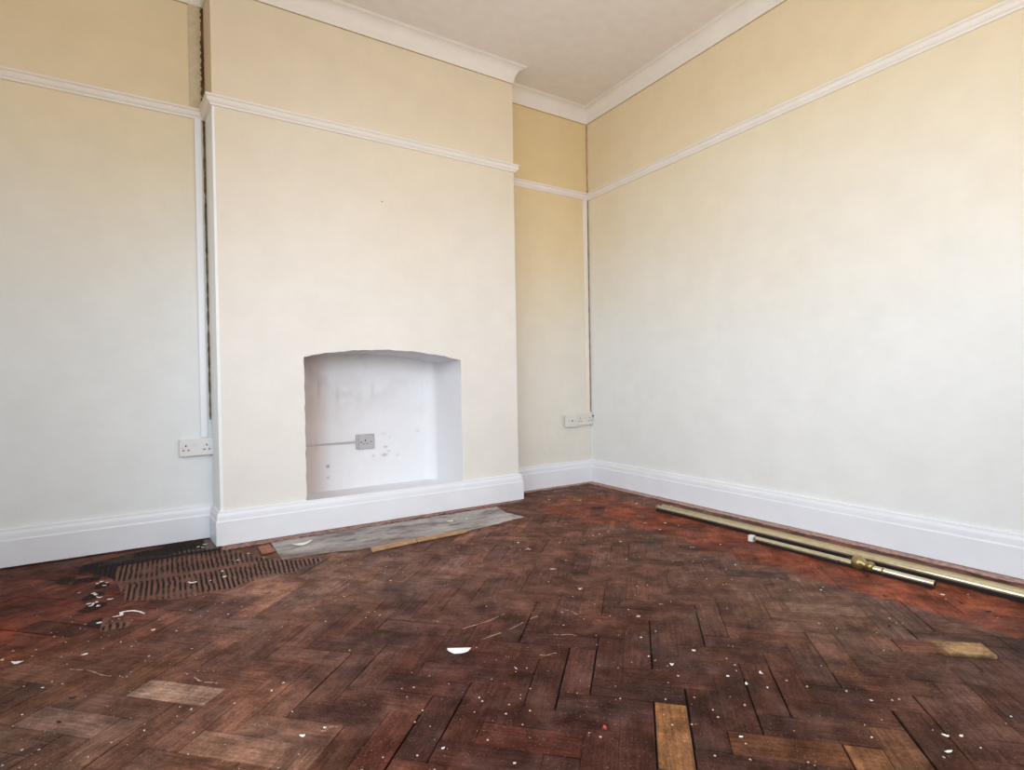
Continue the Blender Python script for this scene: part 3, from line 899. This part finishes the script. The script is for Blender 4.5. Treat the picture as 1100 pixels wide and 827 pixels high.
for (i, j, h) in cells:
    if h == 0: u0, u1, v0, v1 = UO + i * W_, UO + (i + 3) * W_, VO + j * W_, VO + (j + 1) * W_
    else: u0, u1, v0, v1 = UO + i * W_, UO + (i + 1) * W_, VO + j * W_, VO + (j + 3) * W_
    cx_, cy_ = uv2xy((u0 + u1) / 2, (v0 + v1) / 2)
    if not (XL - .2 < cx_ < .2 and YF - .2 < cy_ < .2) or not inside_any(u0, u1, v0, v1): continue
    seed = (i * 7919 + j * 104729 + h * 31) & 0xffffff
    r_ = random.Random(seed)
    ins = [0.0001 + 0.0005 * r_.random() ** 2 + (0.0012 if r_.random() < .07 else 0) for _ in range(4)]
    for (gt_, p, lo, hi) in gapl:
        if gt_ == 0:
            ov = min(hi, u1) - max(lo, u0)
            if ov > 0.03:
                if abs(v0 - p) < .016: ins[2] += .0016
                if abs(v1 - p) < .016: ins[3] += .0016
        else:
            ov = min(hi, v1) - max(lo, v0)
            if ov > 0.03:
                if abs(u0 - p) < .016: ins[0] += .0016
                if abs(u1 - p) < .016: ins[1] += .0016
    zb = -0.0006 * r_.random() - (0.0012 if r_.random() < .08 else 0); tx = (r_.random() - .5) * .006; ty = (r_.random() - .5) * .012
    if h: tx, ty = ty, tx
    um, vm = (u0 + u1) / 2, (v0 + v1) / 2
    hx, hy = (L_ / 2, W_ / 2) if h == 0 else (W_ / 2, L_ / 2)
    zmax = abs(tx) * hx + abs(ty) * hy
    key = (i, j, h)
    zf = lambda uu, vv, zb=zb, tx=tx, ty=ty, um=um, vm=vm, zmax=zmax: zb - zmax + tx * (uu - um) + ty * (vv - vm)
    if key == LIFT:
        ins = [.0015] * 4
        zf = lambda uu, vv, v0=v0, v1=v1: 0.0025 + 0.007 * (v1 - vv) / (v1 - v0)
    if key == BARE:
        ins = [.0012, .0012, .0022, .0022]; zf = lambda uu, vv: 0.0008
    V, F, ed, uvs = block_geo(u0, u1, v0, v1, h == 0, ins, zf, NXb if cy_ > -3.2 else 4, NYb if cy_ > -3.2 else 3)
    cc = block_color(V, ed, key, seed)
    if key in (LIFT, BARE):
        loose[key] = (V, F, cc, uvs, (cx_, cy_)); continue
    n = len(BV); BV += V; BF += [tuple(q_ + n for q_ in f_) for f_ in F]; BC.append(cc)
    ou, ov_ = r_.random() * 50, r_.random() * 50
    UVALL += [(a + ou, c + ov_) for a, c in uvs]
def finish(o, cols, uvs):
    set_col(o.data, cols)
    ul = o.data.uv_layers.new(name='UVMap')
    li = np.empty(len(o.data.loops), dtype=np.int32); o.data.loops.foreach_get('vertex_index', li)
    ul.data.foreach_set('uv', np.array(uvs, dtype=np.float32)[li].ravel())
fl = struct(link('floor', BV, BF, M['floor']), 'worn dark herringbone parquet floor with a red stained margin')
finish(fl, np.vstack(BC), UVALL)
b = MB(); b.box(XL - T, T, YF - T, 0.5, -0.12, -0.0085); 
sub = b.build('subfloor', M['sub'], fl)
labs = {LIFT: ('raised parquet block with a bare olive tan half, standing proud near the right edge', 'loose_parquet_block'),
        BARE: ('bare pale tan parquet block at the bottom centre of the floor', 'bare_parquet_block')}
for key, (V, F, cc, uvs, (cx_, cy_)) in loose.items():
    V = [(x - cx_, y - cy_, z) for x, y, z in V]
    if key == LIFT:
        P = np.array(V); w_ = np.clip(((P[:, 0] - P[:, 1]) * SQ + 0.02 + (fbm(P[:, 0], P[:, 1], 40) - .5) * .05) / .02, 0, 1)
        e0 = np.array([0.35 if z < -0.001 else 1 for z in P[:, 2]])
        cc = cc * 0 + (np.array(lin((96, 64, 54)))[None, :] * (1 - w_[:, None]) + np.array(lin((134, 112, 84)))[None, :] * w_[:, None]) * FLOOR_GAIN * e0[:, None]
    o = link(labs[key][1], V, F, M['floor'], loc=(cx_, cy_, 0)); finish(o, cc, uvs)
    tag(o, labs[key][0], 'parquet block')

# ---------------------------------------------------------------- concrete hearth, adhesive, strips
def patch(name, x0, x1, y0, y1, step, mask, colf, zf, mat, label, cat):
    nx_, ny_ = int((x1 - x0) / step), int((y1 - y0) / step)
    gx, gy = np.meshgrid(np.linspace(x0, x1, nx_ + 1), np.linspace(y0, y1, ny_ + 1), indexing='ij')
    X = gx.ravel(); Y = gy.ravel(); m = mask(X, Y); Z = zf(X, Y, m); col = colf(X, Y, m)
    F = []
    for a in range(nx_):
        for c in range(ny_):
            q_ = (a * (ny_ + 1) + c, (a + 1) * (ny_ + 1) + c, (a + 1) * (ny_ + 1) + c + 1, a * (ny_ + 1) + c + 1)
            if min(m[list(q_)]) > 0: F.append(q_)
    used = sorted({i for f in F for i in f}); mp_ = {o: n for n, o in enumerate(used)}
    cx_, cy_ = (x0 + x1) / 2, (y0 + y1) / 2
    o = link(name, [(X[i] - cx_, Y[i] - cy_, Z[i]) for i in used], [tuple(mp_[i] for i in f) for f in F], mat, loc=(cx_, cy_, 0))
    set_col(o.data, col[used]); tag(o, label, cat); return o
def hearth_mask(x, y):
    j = (fbm(x, y, 14, 3) - .5) * .03
    low = np.interp(x, [-2.30, -2.0, -1.9, -1.42, -1.38, -1.0], [-.60, -.635, -.665, -.665, -.665, -.60])
    right = np.interp(y, [-.62, -.595, -.45, -.30], [-1.06, -1.0, -1.035, -1.0])
    return np.minimum.reduce([y - low + j, -.285 - y + j * .5, x + 2.288 + j * .3, right - x + j * .6])
def hearth_col(x, y, m):
    c = np.tile(np.array(lin((152, 146, 143))), (len(x), 1))
    a = fbm(x * .5, y * 1.7, 12, 5)[:, None]; c = c * (0.7 + 0.95 * a)
    d = np.clip((fbm(x * .6 + 4, y * 1.5, 18, 5) - .55) * 7, 0, 1)[:, None] * .6
    c = c * (1 - d) + np.array(lin((84, 76, 74))) * d
    p_ = np.clip((fbm(x + 14, y, 6, 3) - .6) * 6, 0, 1)[:, None] * .5
    c = c * (1 - p_) + np.array(lin((186, 180, 176))) * p_
    e = np.clip((-.47 - y) / .13, 0, 1)[:, None] * np.clip((x + 1.25) / .1, 0, 1)[:, None] * .5
    c = c * (1 - e) + np.array(lin((200, 190, 182))) * e
    br = np.clip((-.52 - y - .03 * np.sin(x * 9)) / .06, 0, 1)[:, None] * np.clip((-1.5 - x) / .3, 0, 1)[:, None] * .6
    return c * (1 - br) + np.array(lin((110, 90, 82))) * br
patch('concrete_hearth', -2.31, -.97, -.70, -.26, .006, hearth_mask, hearth_col, lambda x, y, m: .0015 + .003 * fbm(x, y, 25, 4) - .0012 * (m < .008), M['concrete'],
      'grey rough concrete hearth strip along the foot of the chimney breast', 'hearth')

rowphase = lambda y: np.floor((y + .62) / .3)
def stripes(x, y):
    lean = np.where(x > -2.55, (x + 2.55) * .35, (x + 2.62) * .05)
    xx = x - (y + .6) * lean + (fbm(x, y, 14, 3) - .5) * .007 + np.where(y > -.56, .004, 0)
    return np.sin(xx / .0182 * 2 * np.pi)
def adh_mask(x, y):
    j = (fbm(x, y, 11, 4) - .5) * .14; j2 = (fbm(x + 3, y, 30, 3) - .5) * .05
    top = np.interp(x, [-3.1, -2.96, -2.7, -2.54], [-.2, -.13, -.03, -.025])
    low = np.interp(x, [-3.0, -2.9, -2.84, -2.7, -2.52, -2.40, -2.25, -2.12], [-.28, -.44, -.76, -.86, -.84, -.80, -.78, -.72])
    hi2 = np.interp(x, [-2.53, -2.50, -2.46, -2.35, -2.24, -2.12], [-.02, -.235, -.26, -.52, -.63, -.66])
    main = np.minimum.reduce([y - low + j2 + j * .25, np.minimum(top, hi2) - y + j2 * .3, x + 3.02 + j * .6, -2.13 - x])
    spots = np.full_like(x, -1.0)
    for sx, sy, rx, ry in ((-3.06, -.35, .03, .05), (-2.99, -.40, .06, .035), (-2.945, -.63, .03, .045), (-2.935, -.75, .035, .04), (-2.90, -.93, .03, .04), (-2.85, -.99, .05, .04), (-2.93, -.51, .03, .03)):
        spots = np.maximum(spots, .6 * (1 - np.hypot((x - sx) / rx, (y - sy) / ry)) * .05 + j2 * .7)
    return np.maximum(main, spots)
def adh_col(x, y, m):
    brown = paint(x, y) * np.array([1.05, 1.0, 1.0]) * .5 + np.array(lin((122, 98, 92))) * .5; blk = np.array(lin((8, 8, 9))); grn = np.array(lin((44, 44, 40)))
    s = stripes(x, y)
    gap = np.exp(-((y + .545 + .02 * np.sin(x * 7)) / .022) ** 2) * (x < -2.42)
    fade = np.clip(fbm(x + 8, y, 14, 4) * 3.2 - .55, 0, 1)
    ins_ = np.clip(m / .015, 0, 1)
    w = np.clip(s * 3.0 + .2, 0, 1) * fade * (1 - gap) * ins_
    solid_ = np.clip((y + .245 + .05 * np.sin(x * 8) + (fbm(x, y, 30) - .5) * .06) / .02, 0, 1) * np.clip((-2.50 - x) / .01, 0, 1)
    bandk = np.exp(-((y + .25) / .03) ** 2) * (x < -2.5)
    w = np.maximum(w, np.maximum(solid_ * .9, bandk)); w = np.where(x < -2.895, np.maximum(w, .85), w)
    c = brown * (0.7 + .6 * fbm(x, y, 20, 4))[:, None] * (1 - w[:, None]) + blk[None] * w[:, None]
    g = (np.clip((fbm(x, y, 16, 4) - .5) * 5, 0, 1) * solid_)[:, None] * .6
    c = c * (1 - g) + np.array(lin((70, 62, 58))) * g
    g2 = np.clip((x + 2.565) / .01, 0, 1)[:, None] * np.clip((-2.49 - x) / .005, 0, 1)[:, None] * np.clip((y + .24) / .02, 0, 1)[:, None] * .8
    c = c * (1 - g2) + np.array(lin((112, 110, 114))) * g2
    return c * FLOOR_GAIN
patch('tile_adhesive', -3.14, -2.12, -1.06, -.02, .0042, adh_mask, adh_col, lambda x, y, m: .0006 + .0022 * np.clip(stripes(x, y), 0, 1) * np.clip(m / .02, 0, 1), M['adhesive'],
      'black ridged tile adhesive left on the floor by the left corner of the chimney breast', 'adhesive')

def slab(name, poly, z0, z1, mat, label, cat, holes=0):
    cx_ = sum(p[0] for p in poly) / len(poly); cy_ = sum(p[1] for p in poly) / len(poly); n = len(poly)
    V = [(x - cx_, y - cy_, z0) for x, y in poly] + [(x - cx_, y - cy_, z1) for x, y in poly]
    F = [tuple(range(n))[::-1], tuple(range(n, 2 * n))] + [(i, (i + 1) % n, n + (i + 1) % n, n + i) for i in range(n)]
    o = link(name, V, F, mat, loc=(cx_, cy_, 0)); return tag(o, label, cat)
slab('wooden_strip', [(-1.925, -.735), (-1.80, -.722), (-1.70, -.712), (-1.688, -.660), (-1.80, -.668), (-1.915, -.682)], .0045, .010, M['tan_wood'], 'left piece of bare tan wood strip along the front of the concrete hearth', 'wood strip')
slab('wooden_strip', [(-1.694, -.712), (-1.55, -.706), (-1.44, -.702), (-1.40, -.680), (-1.425, -.655), (-1.55, -.655), (-1.682, -.660)], .0045, .010, M['tan_wood'], 'right piece of bare tan wood strip along the front of the concrete hearth', 'wood strip')
slab('brick_fragment', [(-2.352, -.345), (-2.300, -.335), (-2.291, -.46), (-2.350, -.475)], .0035, .008, M['orange_wood'], 'small orange brown block at the left end of the concrete hearth', 'block')

# ---------------------------------------------------------------- plaster and paint debris
def flake_mesh(r, asp, seed, th=0.0012, half=False):
    rr = random.Random(seed); n = 11
    pts = []
    for i in range(n):
        a = 2 * math.pi * i / n
        if half: a = math.pi + math.pi * i / (n - 1)
        rad = r * (.9 + .2 * rr.random() if half else (0.5 + 0.9 * rr.random()))
        pts.append((rad * math.cos(a) * asp, rad * math.sin(a) / asp * (1.1 if half else 1), 0.0))
    cur = 0.25 * rr.random()
    V = []
    for z in (0, th):
        for x, y, _ in pts:
            V.append((x, y, z + 0.0008 + cur * x * x / max(r * asp, 1e-4)))
    c0 = len(V); V.append((0, 0 if not half else -r * .4, th * 1.6 + 0.0008))
    F = [tuple(range(n))[::-1]] + [(i, (i + 1) % n, n + (i + 1) % n, n + i) for i in range(n)] + [(n + i, n + (i + 1) % n, c0) for i in range(n)]
    return V, F
def flake(name, x, y, d, label, cat, mat, group=None, z=0.0, asp=None, rot=None, seed=None, half=False, th=.0012):
    seed = seed if seed is not None else int(abs(x * 9973 + y * 7919) * 10) & 0xffff
    rr = random.Random(seed)
    V, F = flake_mesh(d / 2, asp or (1 + .35 * rr.random()), seed, th, half)
    o = link(name, V, F, mat, loc=(x, y, z)); o.rotation_euler = (0, 0, rot if rot is not None else rr.random() * 6.28)
    return tag(o, label, cat, group)
long_ = {1: 1.5, 4: 1.7, 5: 1.7, 14: 1.5, 18: 1.6, 25: 1.6, 27: 1.6}
for q_, (lab, x, y, d) in enumerate(NAMED_FLAKES):
    flake('paint_flake', x, y, d * (1.0 if q_ == 0 else .5), lab, 'paint flake', M['flake'] if q_ < 24 else M['speck'], asp=long_.get(q_), rot=(-.56 if q_ == 0 else -.5 if q_ in long_ else None), half=(q_ == 0), z=0.0 if q_ not in (5, 6) else .003)
for q_, (lab, x, y, d) in enumerate(HEARTH_FLAKES):
    flake('paint_flake', x, y, d * .65, lab, 'paint flake', M['flake'], z=.0045, asp=1.7 if q_ == 0 else 1.3, rot=.3, th=.002)
m0 = None
for q_, (x, y, d) in enumerate(SMALL_FLAKES):
    flake('plaster_crumb', x, y, d * .45, 'tiny pale plaster crumb lying loose on the parquet', 'plaster crumb', M['flake'] if q_ % 3 == 0 else M['speck'], 'tiny pale crumbs strewn over the parquet')
for q_, (x, y) in enumerate([(-2.944, -0.492), (-2.933, -0.476), (-2.92, -0.532), (-2.914, -0.501), (-2.937, -0.631), (-2.922, -0.673), (-2.935, -0.734), (-2.926, -0.721), (-2.939, -0.751), (-2.917, -0.766), (-2.949, -0.724), (-2.90, -.94), (-2.945, -.61), (-2.56, -.14), (-2.59, -.17), (-2.57, -.19), (-2.45, -.5), (-2.40, -.42), (-2.52, -.62), (-2.62, -.7)]):
    flake('plaster_crumb', x, y, .009 + .006 * rnd.random(), 'tiny white crumb on the black adhesive at the left', 'plaster crumb', M['flake'], 'white crumbs on the black adhesive', z=.0035)
for q_, (x, y, d) in enumerate(DARK_CHIPS):
    flake('wood_chip', x, y, d * .55, 'small dark brown wood chip on the parquet', 'wood chip', M['dark_chip'], 'dark wood chips on the parquet', th=.002, asp=1.5)
flake('plaster_crumb', -1.836, -2.176, .010, 'small red crumb on dark parquet left of the pale bare block', 'plaster crumb', plain('red_crumb', (190, 70, 56), .7), th=.004) if False else None
flake('brick_crumb', RED_CRUMB[0], RED_CRUMB[1], .008, 'small red crumb on dark parquet left of the bare pale block', 'crumb', plain('red_crumb', (196, 74, 58), .7), th=.004)

def ribbon(name, pts, w, mat, label, cat, z=.0015, group=None, taper=True):
    V = []; F = []; n = len(pts)
    for i, p in enumerate(pts):
        a = Vector(pts[max(i - 1, 0)]); c = Vector(pts[min(i + 1, n - 1)]); d = (c - a).normalized(); nn_ = Vector((-d.y, d.x))
        ww = w * (0.35 + .65 * math.sin(math.pi * min(1, (i + .4) / n)) if taper else 1)
        p = Vector(p)
        V += [(*(p - nn_ * ww / 2), z), (*(p + nn_ * ww / 2), z), (*p, z + .001)]
    for i in range(n - 1):
        o = i * 3; F += [(o, o + 2, o + 5, o + 3), (o + 2, o + 1, o + 4, o + 5)]
    cx_, cy_ = pts[0]
    V = [(x - cx_, y - cy_, zz) for x, y, zz in V]
    return tag(link(name, V, F, mat, loc=(cx_, cy_, 0)), label, cat, group)
cur = []
for i in range(len(CURL) - 1):
    for t in range(3):
        cur.append(tuple(Vector(CURL[i]).lerp(Vector(CURL[i + 1]), t / 3)))
cur.append(CURL[-1])
ribbon('paint_peeling', cur, .011, M['flake'], 'thin curled strip of white paint beside the black adhesive spots', 'paint strip')
# fine scratches are part of the floor surface
b = MB()
for (ax, ay, bx_, by_) in SCRATCHES:
    A = Vector((ax, ay)); B_ = Vector((bx_, by_)); d = (B_ - A); n_ = Vector((-d.y, d.x)).normalized(); N_ = 14; V = []; F = []
    for i in range(N_ + 1):
        p = A + d * i / N_ + n_ * .004 * math.sin(i * .5 + ax * 9); w = .0028 * (rnd.random() * .8 + .3)
        V += [(p.x - n_.x * w, p.y - n_.y * w, .0006), (p.x + n_.x * w, p.y + n_.y * w, .0006)]
    for i in range(N_):
        if rnd.random() < .85: F.append((i * 2, i * 2 + 1, i * 2 + 3, i * 2 + 2))
    b.add(V, F)
o = b.build('scratch_marks', plain('pale_scratch', (158, 124, 110), .8), fl)
# uncountable grit
b = MB()
for t in range(2600):
    x = -3.38 + 3.33 * rnd.random(); yy = -.05 - 3.0 * rnd.random()
    if XB < x < X1 and yy > -.25 or x > -.43 or (-3.05 < x < -.95 and yy > -.80) or (-1.0 < x < -.7 and -2.65 < yy < -2.4): continue
    if fbm(np.array([x]), np.array([yy]), 2.5, 3)[0] < .42 + .2 * rnd.random(): continue
    r = .0007 + .0016 * rnd.random() ** 3; n_ = 5; a0 = rnd.random() * 6
    V = [(x + r * (1 + rnd.random()) * math.cos(a0 + 6.283 * i / n_), yy + r * (1 + rnd.random()) * math.sin(a0 + 6.283 * i / n_), .0004) for i in range(n_)] + [(x, yy, .0004 + r)]
    b.add(V, [(i, (i + 1) % n_, n_) for i in range(n_)])
tag(b.build('plaster_dust', M['speck']), 'fine pale plaster grit scattered over the parquet floor', 'dust', kind='stuff')

# ---------------------------------------------------------------- curtain poles
def pole(name, A, B_, r, label, mat, ends='plain', group=None, rings=()):
    A = Vector(A); B_ = Vector(B_); L = (B_ - A).length
    ang = math.atan2((B_ - A).y, (B_ - A).x)
    root = empty(name, (A.x, A.y, 0), ang, label, 'curtain pole', group)
    b = MB(); b.lathe((0, 0, A.z), (L, 0, B_.z), [(0, r * .93), (.001, r), (L - .001, r), (L, r * .93)], 28)
    b.build('tube', mat, root, smooth=False)
    for p in root.children: 
        me = p.data
        me.polygons.foreach_set('use_smooth', [len(pp.vertices) == 4 for pp in me.polygons])
    b = MB(); b.box(.002, L - .002, -r * .98, r * .7, .0005, A.z - r * .35, .001); b.build('under_shade', M['hole'], root)  # dark box below the tube, stands in for its shaded underside and contact shadow
    return root, L
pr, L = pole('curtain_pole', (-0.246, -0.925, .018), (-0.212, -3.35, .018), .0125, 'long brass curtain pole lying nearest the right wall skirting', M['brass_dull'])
b = MB(); b.box(.002, L, -.003, .003, .030, .0313); b.build('track_slot', M['brass_gold'], pr)
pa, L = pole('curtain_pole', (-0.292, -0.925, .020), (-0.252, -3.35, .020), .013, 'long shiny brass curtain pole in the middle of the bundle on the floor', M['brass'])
b = MB(); b.lathe((-.003, 0, .020), (0, 0, .020), [(0, .0122), (.003, .0142), (.008, .0142)], 24); b.build('end_cap', M['brass_gold'], pa)
A3, B3 = Vector((-.388, -1.625, .0175)), Vector((-.372, -2.318, .0175))
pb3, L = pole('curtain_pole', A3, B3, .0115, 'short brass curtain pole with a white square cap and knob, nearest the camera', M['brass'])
b = MB(); b.box(-.036, -.012, -.012, .012, .001, .029, .002); b.build('end_cap', M['white'], pb3)
b = MB(); b.lathe((-.013, 0, .0175), (0, 0, .0175), [(0, .006), (.006, .006), (.006, .009), (.016, .009)], 16); b.build('ferrule', M['brass_gold'], pb3)
b = MB(); b.lathe((.40, 0, .0175), (.43, 0, .0175), [(.125, .0124), (.126, .0132), (.131, .0132), (.132, .0124)], 24); b.build('collar', M['brass_gold'], pb3)
b = MB(); b.lathe((L - .002, 0, .0175), (L + .002, 0, .0175), [(0, .0098), (.0025, .0098)], 24); b.build('open_end', M['hole'], pb3)
# bracket cup with a knob on the short pole
b = MB()
b.lathe((.415, 0, .0275), (.515, 0, .020), [(0, .009), (.003, .016), (.010, .0235), (.014, .0255), (.030, .0285), (.034, .0275), (.046, .0175), (.050, .0155), (.056, .0150), (.060, .0175), (.066, .0185), (.072, .0185), (.078, .0165), (.080, .012)], 32)
kn = b.build('finial', M['brass_gold'], pb3, smooth=True)
b = MB(); b.lathe((.436, -.004, .040), (.436, -.004, .058), [(0, .010), (.004, .012), (.009, .011), (.013, .006), (.014, .001)], 20); b.build('thumb_screw', M['brass_gold'], pb3, smooth=True)
# cord tangled round the short pole
b = MB()
def tube(pts, r, sub=4, n=8):
    P = [Vector(p) for p in pts]; Q = []
    for i in range(len(P) - 1):
        p0, p1, p2, p3 = P[max(i - 1, 0)], P[i], P[i + 1], P[min(i + 2, len(P) - 1)]
        for t in range(sub):
            t = t / sub
            Q.append(.5 * ((2 * p1) + (-p0 + p2) * t + (2 * p0 - 5 * p1 + 4 * p2 - p3) * t * t + (-p0 + 3 * p1 - 3 * p2 + p3) * t ** 3))
    Q.append(P[-1]); V = []; F = []
    for i, p in enumerate(Q):
        d = (Q[min(i + 1, len(Q) - 1)] - Q[max(i - 1, 0)]).normalized(); u = d.orthogonal().normalized(); w_ = d.cross(u)
        u = (Vector((0, 0, 1)) - d * d.z).normalized(); w_ = d.cross(u)
        for k_ in range(n): V.append(p + (u * math.cos(k_ * 6.2832 / n) + w_ * math.sin(k_ * 6.2832 / n)) * r)
    for i in range(len(Q) - 1):
        for k_ in range(n): F.append((i * n + k_, i * n + (k_ + 1) % n, (i + 1) * n + (k_ + 1) % n, (i + 1) * n + k_))
    return V, F
b.add(*tube([(-.330, -1.985, .029), (-.345, -2.01, .031), (-.372, -2.03, .028), (-.385, -2.045, .024), (-.392, -2.06, .012), (-.402, -2.075, .004), (-.408, -2.10, .003)], .0013))
b.add(*tube([(-.352, -2.045, .030), (-.360, -2.03, .029), (-.374, -2.01, .027), (-.388, -2.00, .022), (-.397, -1.985, .008)], .0013))
tag(b.build('cord', M['wire'], smooth=True), 'short dark cord tangled round the poles beside the brass knob', 'cord')

# ---------------------------------------------------------------- sockets and conduits; built facing -y at the origin
def holes(b, cx_, z, y, s=1.0):
    b.box(cx_ - .0022 * s, cx_ + .0022 * s, y - .0006, y + .001, z + .008, z + .0165)
    for d in (-1, 1): b.box(cx_ + d * .011 - .0036 * s, cx_ + d * .011 + .0036 * s, y - .0006, y + .001, z - .0125, z - .0075)
def double_socket(x, z, label, tilt, mat, depth=.030, w=.146, h=.086):
    r = empty('double_socket', (x, 0, z), 0, label, 'socket'); r.rotation_euler = (0, tilt, 0)
    b = MB(); b.box(-w / 2 + .003, w / 2 - .003, -depth + .008, 0, -h / 2 + .003, h / 2 - .003, .002); b.build('back_box', mat, r)
    b = MB(); b.box(-w / 2, w / 2, -depth, -depth + .008, -h / 2, h / 2, .0025); b.build('faceplate', mat, r)
    for s in (-1, 1):
        b = MB(); b.box(s * .0085 - .0065, s * .0085 + .0065, -depth - .003, -depth + .001, .006, .022, .001); b.build('switch', mat, r)
        b = MB(); holes(b, s * .045, -.004, -depth, 1.25); b.build('pin_holes', M['hole'], r)
        b = MB(); b.lathe((s * .0605, -depth - .0008, -.002), (s * .0605, -depth + .001, -.002), [(0, .0026), (.0018, .0026)], 12); b.build('screw', M['brass_dull'], r)
    return r
double_socket(-2.5825, .4685, 'white double wall socket at the left of the chimney breast', math.radians(-.6), M['white'])
double_socket(-.0795, .4775, 'aged white double wall socket in the right alcove corner', math.radians(-.8), M['white_old'])
r = empty('aerial_socket', (-.2105, 0, .4705), 0, 'aged white single outlet plate with one black hole, beside the double socket in the alcove', 'socket')
b = MB(); b.box(-.040, .040, -.024, 0, -.040, .040, .002); b.build('back_box', M['white_old'], r)
b = MB(); b.box(-.057, .057, -.031, -.023, -.0445, .0445, .003); b.build('faceplate', M['white_old'], r)
b = MB(); b.lathe((.008, -.0325, 0), (.008, -.03, 0), [(0, .0058), (.0025, .0058)], 16); b.build('outlet_hole', M['hole'], r)
for s in (-.022, .042):
    b = MB(); b.lathe((s, -.0320, 0), (s, -.03, 0), [(0, .003), (.002, .003)], 12); b.build('screw', M['crack_gap_shade'], r)
b = MB(); b.lathe((.0015, -.026, .497), (-.013, -.026, .499), [(0, .007), (.010, .0075), (.014, .005)], 14); tag(b.build('cable_stub', M['hole']), 'black cable end poking out at the right of the alcove socket', 'cable')
# socket in the recess
r = empty('single_socket', (-1.655, RY, .4045), 0, 'painted-over grey single socket on the back of the fireplace recess', 'socket')
w = .060
b = MB(); b.box(-w + .002, w - .002, -.018, .006, -.046, .046, .008); b.build('back_box', M['grey_plate'], r)
b = MB(); b.box(-.045, w - .006, -.024, -.016, -.044, .044, .006); b.build('faceplate', M['grey_plate'], r)
b = MB(); b.box(-.006, .000, -.0248, -.022, .004, .015); b.box(-.017, -.011, -.0246, -.022, -.016, -.010); b.box(.004, .012, -.0246, -.022, -.014, -.009); b.build('pin_holes', M['hole'], r)
for s in (-.030, .033):
    b = MB(); b.lathe((s, -.0255, -.001), (s, -.022, -.001), [(0, .0038), (.003, .0038)], 12); b.build('screw', M['hole'], r)
b = MB(); b.box(OX0, -1.705, RY - .010, RY + .008, .399, .410, .003); tag(b.build('cable_cover', M['grey_plate']), 'painted-over cable running left from the socket in the fireplace recess', 'cable cover')
# conduits
def conduit(x0, x1, z0, z1, label, mat, dep=.016):
    xm = (x0 + x1) / 2; r = empty('cable_trunking', (xm, 0, z0), 0, label, 'cable trunking'); w = (x1 - x0) / 2
    b = MB(); b.box(-w, w, -dep * .75, 0, 0, z1 - z0, .001); b.build('channel', mat, r)
    b = MB(); b.box(-w - .0008, w + .0008, -dep, -dep * .7, 0, z1 - z0, .0015); b.build('lid', mat, r)
    return r
conduit(-2.5605, -2.5325, .513, RAILZ - .001, 'white cable trunking running down the wall to the left socket', M['trim'])
conduit(-2.577, -2.5325, RAILZ + .049, H - CD, 'cream painted-over cable trunking above the left picture rail', plain('greyed_cream_paint', (216, 201, 168), .7), .006)
conduit(-.050, -.016, .522, RAILZ - .001, 'cream cable trunking running down the alcove corner to the sockets', M['trim_up'], .012)
b = MB(); b.box(-.004, .004, -.004, 0.002, -.003, .003, .001)
tag(b.build('wall_nail', plain('painted_nail', (168, 156, 136), .7), loc=(-1.665, -D, 1.787)), 'small painted-over nail stub high on the chimney breast', 'nail')

# ---------------------------------------------------------------- camera
S_ = 1
cam = bpy.data.cameras.new('camera'); cam.sensor_width = 36; cam.sensor_fit = 'HORIZONTAL'; cam.lens = 585.0234 / 1100 * 36; cam.clip_start = 0.05
co = bpy.data.objects.new('camera', cam); C.objects.link(co)
R_ = Vector((0.84653304, -0.53207882, -0.01655095)); U_ = Vector((0.01884736, -0.00111467, 0.99982175)); F_ = Vector((0.53200243, 0.84669409, -0.00908467))
mt = Matrix((R_, U_, -F_)).transposed().to_4x4(); mt.translation = (-2.68968, -3.16871, 0.77625)
co.matrix_world = mt
bpy.context.scene.camera = co

# ---------------------------------------------------------------- light
def area(name, loc, target, sx, sy, power, col, spread=180):
    l = bpy.data.lights.new(name, 'AREA'); l.shape = 'RECTANGLE'; l.size = sx; l.size_y = sy; l.energy = power; l.color = col; l.spread = math.radians(spread)
    o = bpy.data.objects.new(name, l); C.objects.link(o); o.location = loc
    o.rotation_euler = (Vector(target) - Vector(loc)).to_track_quat('-Z', 'Y').to_euler()
    return o
for a in LIGHTS: area(*a)
w = bpy.data.worlds.new('world'); bpy.context.scene.world = w; w.use_nodes = True
bg = w.node_tree.nodes['Background']; bg.inputs['Color'].default_value = (0.75, 0.87, 1.0, 1); bg.inputs['Strength'].default_value = WORLD
vs = bpy.context.scene.view_settings; vs.view_transform = 'Standard'; vs.look = 'None'; vs.exposure = EXPO; vs.gamma = 1.0
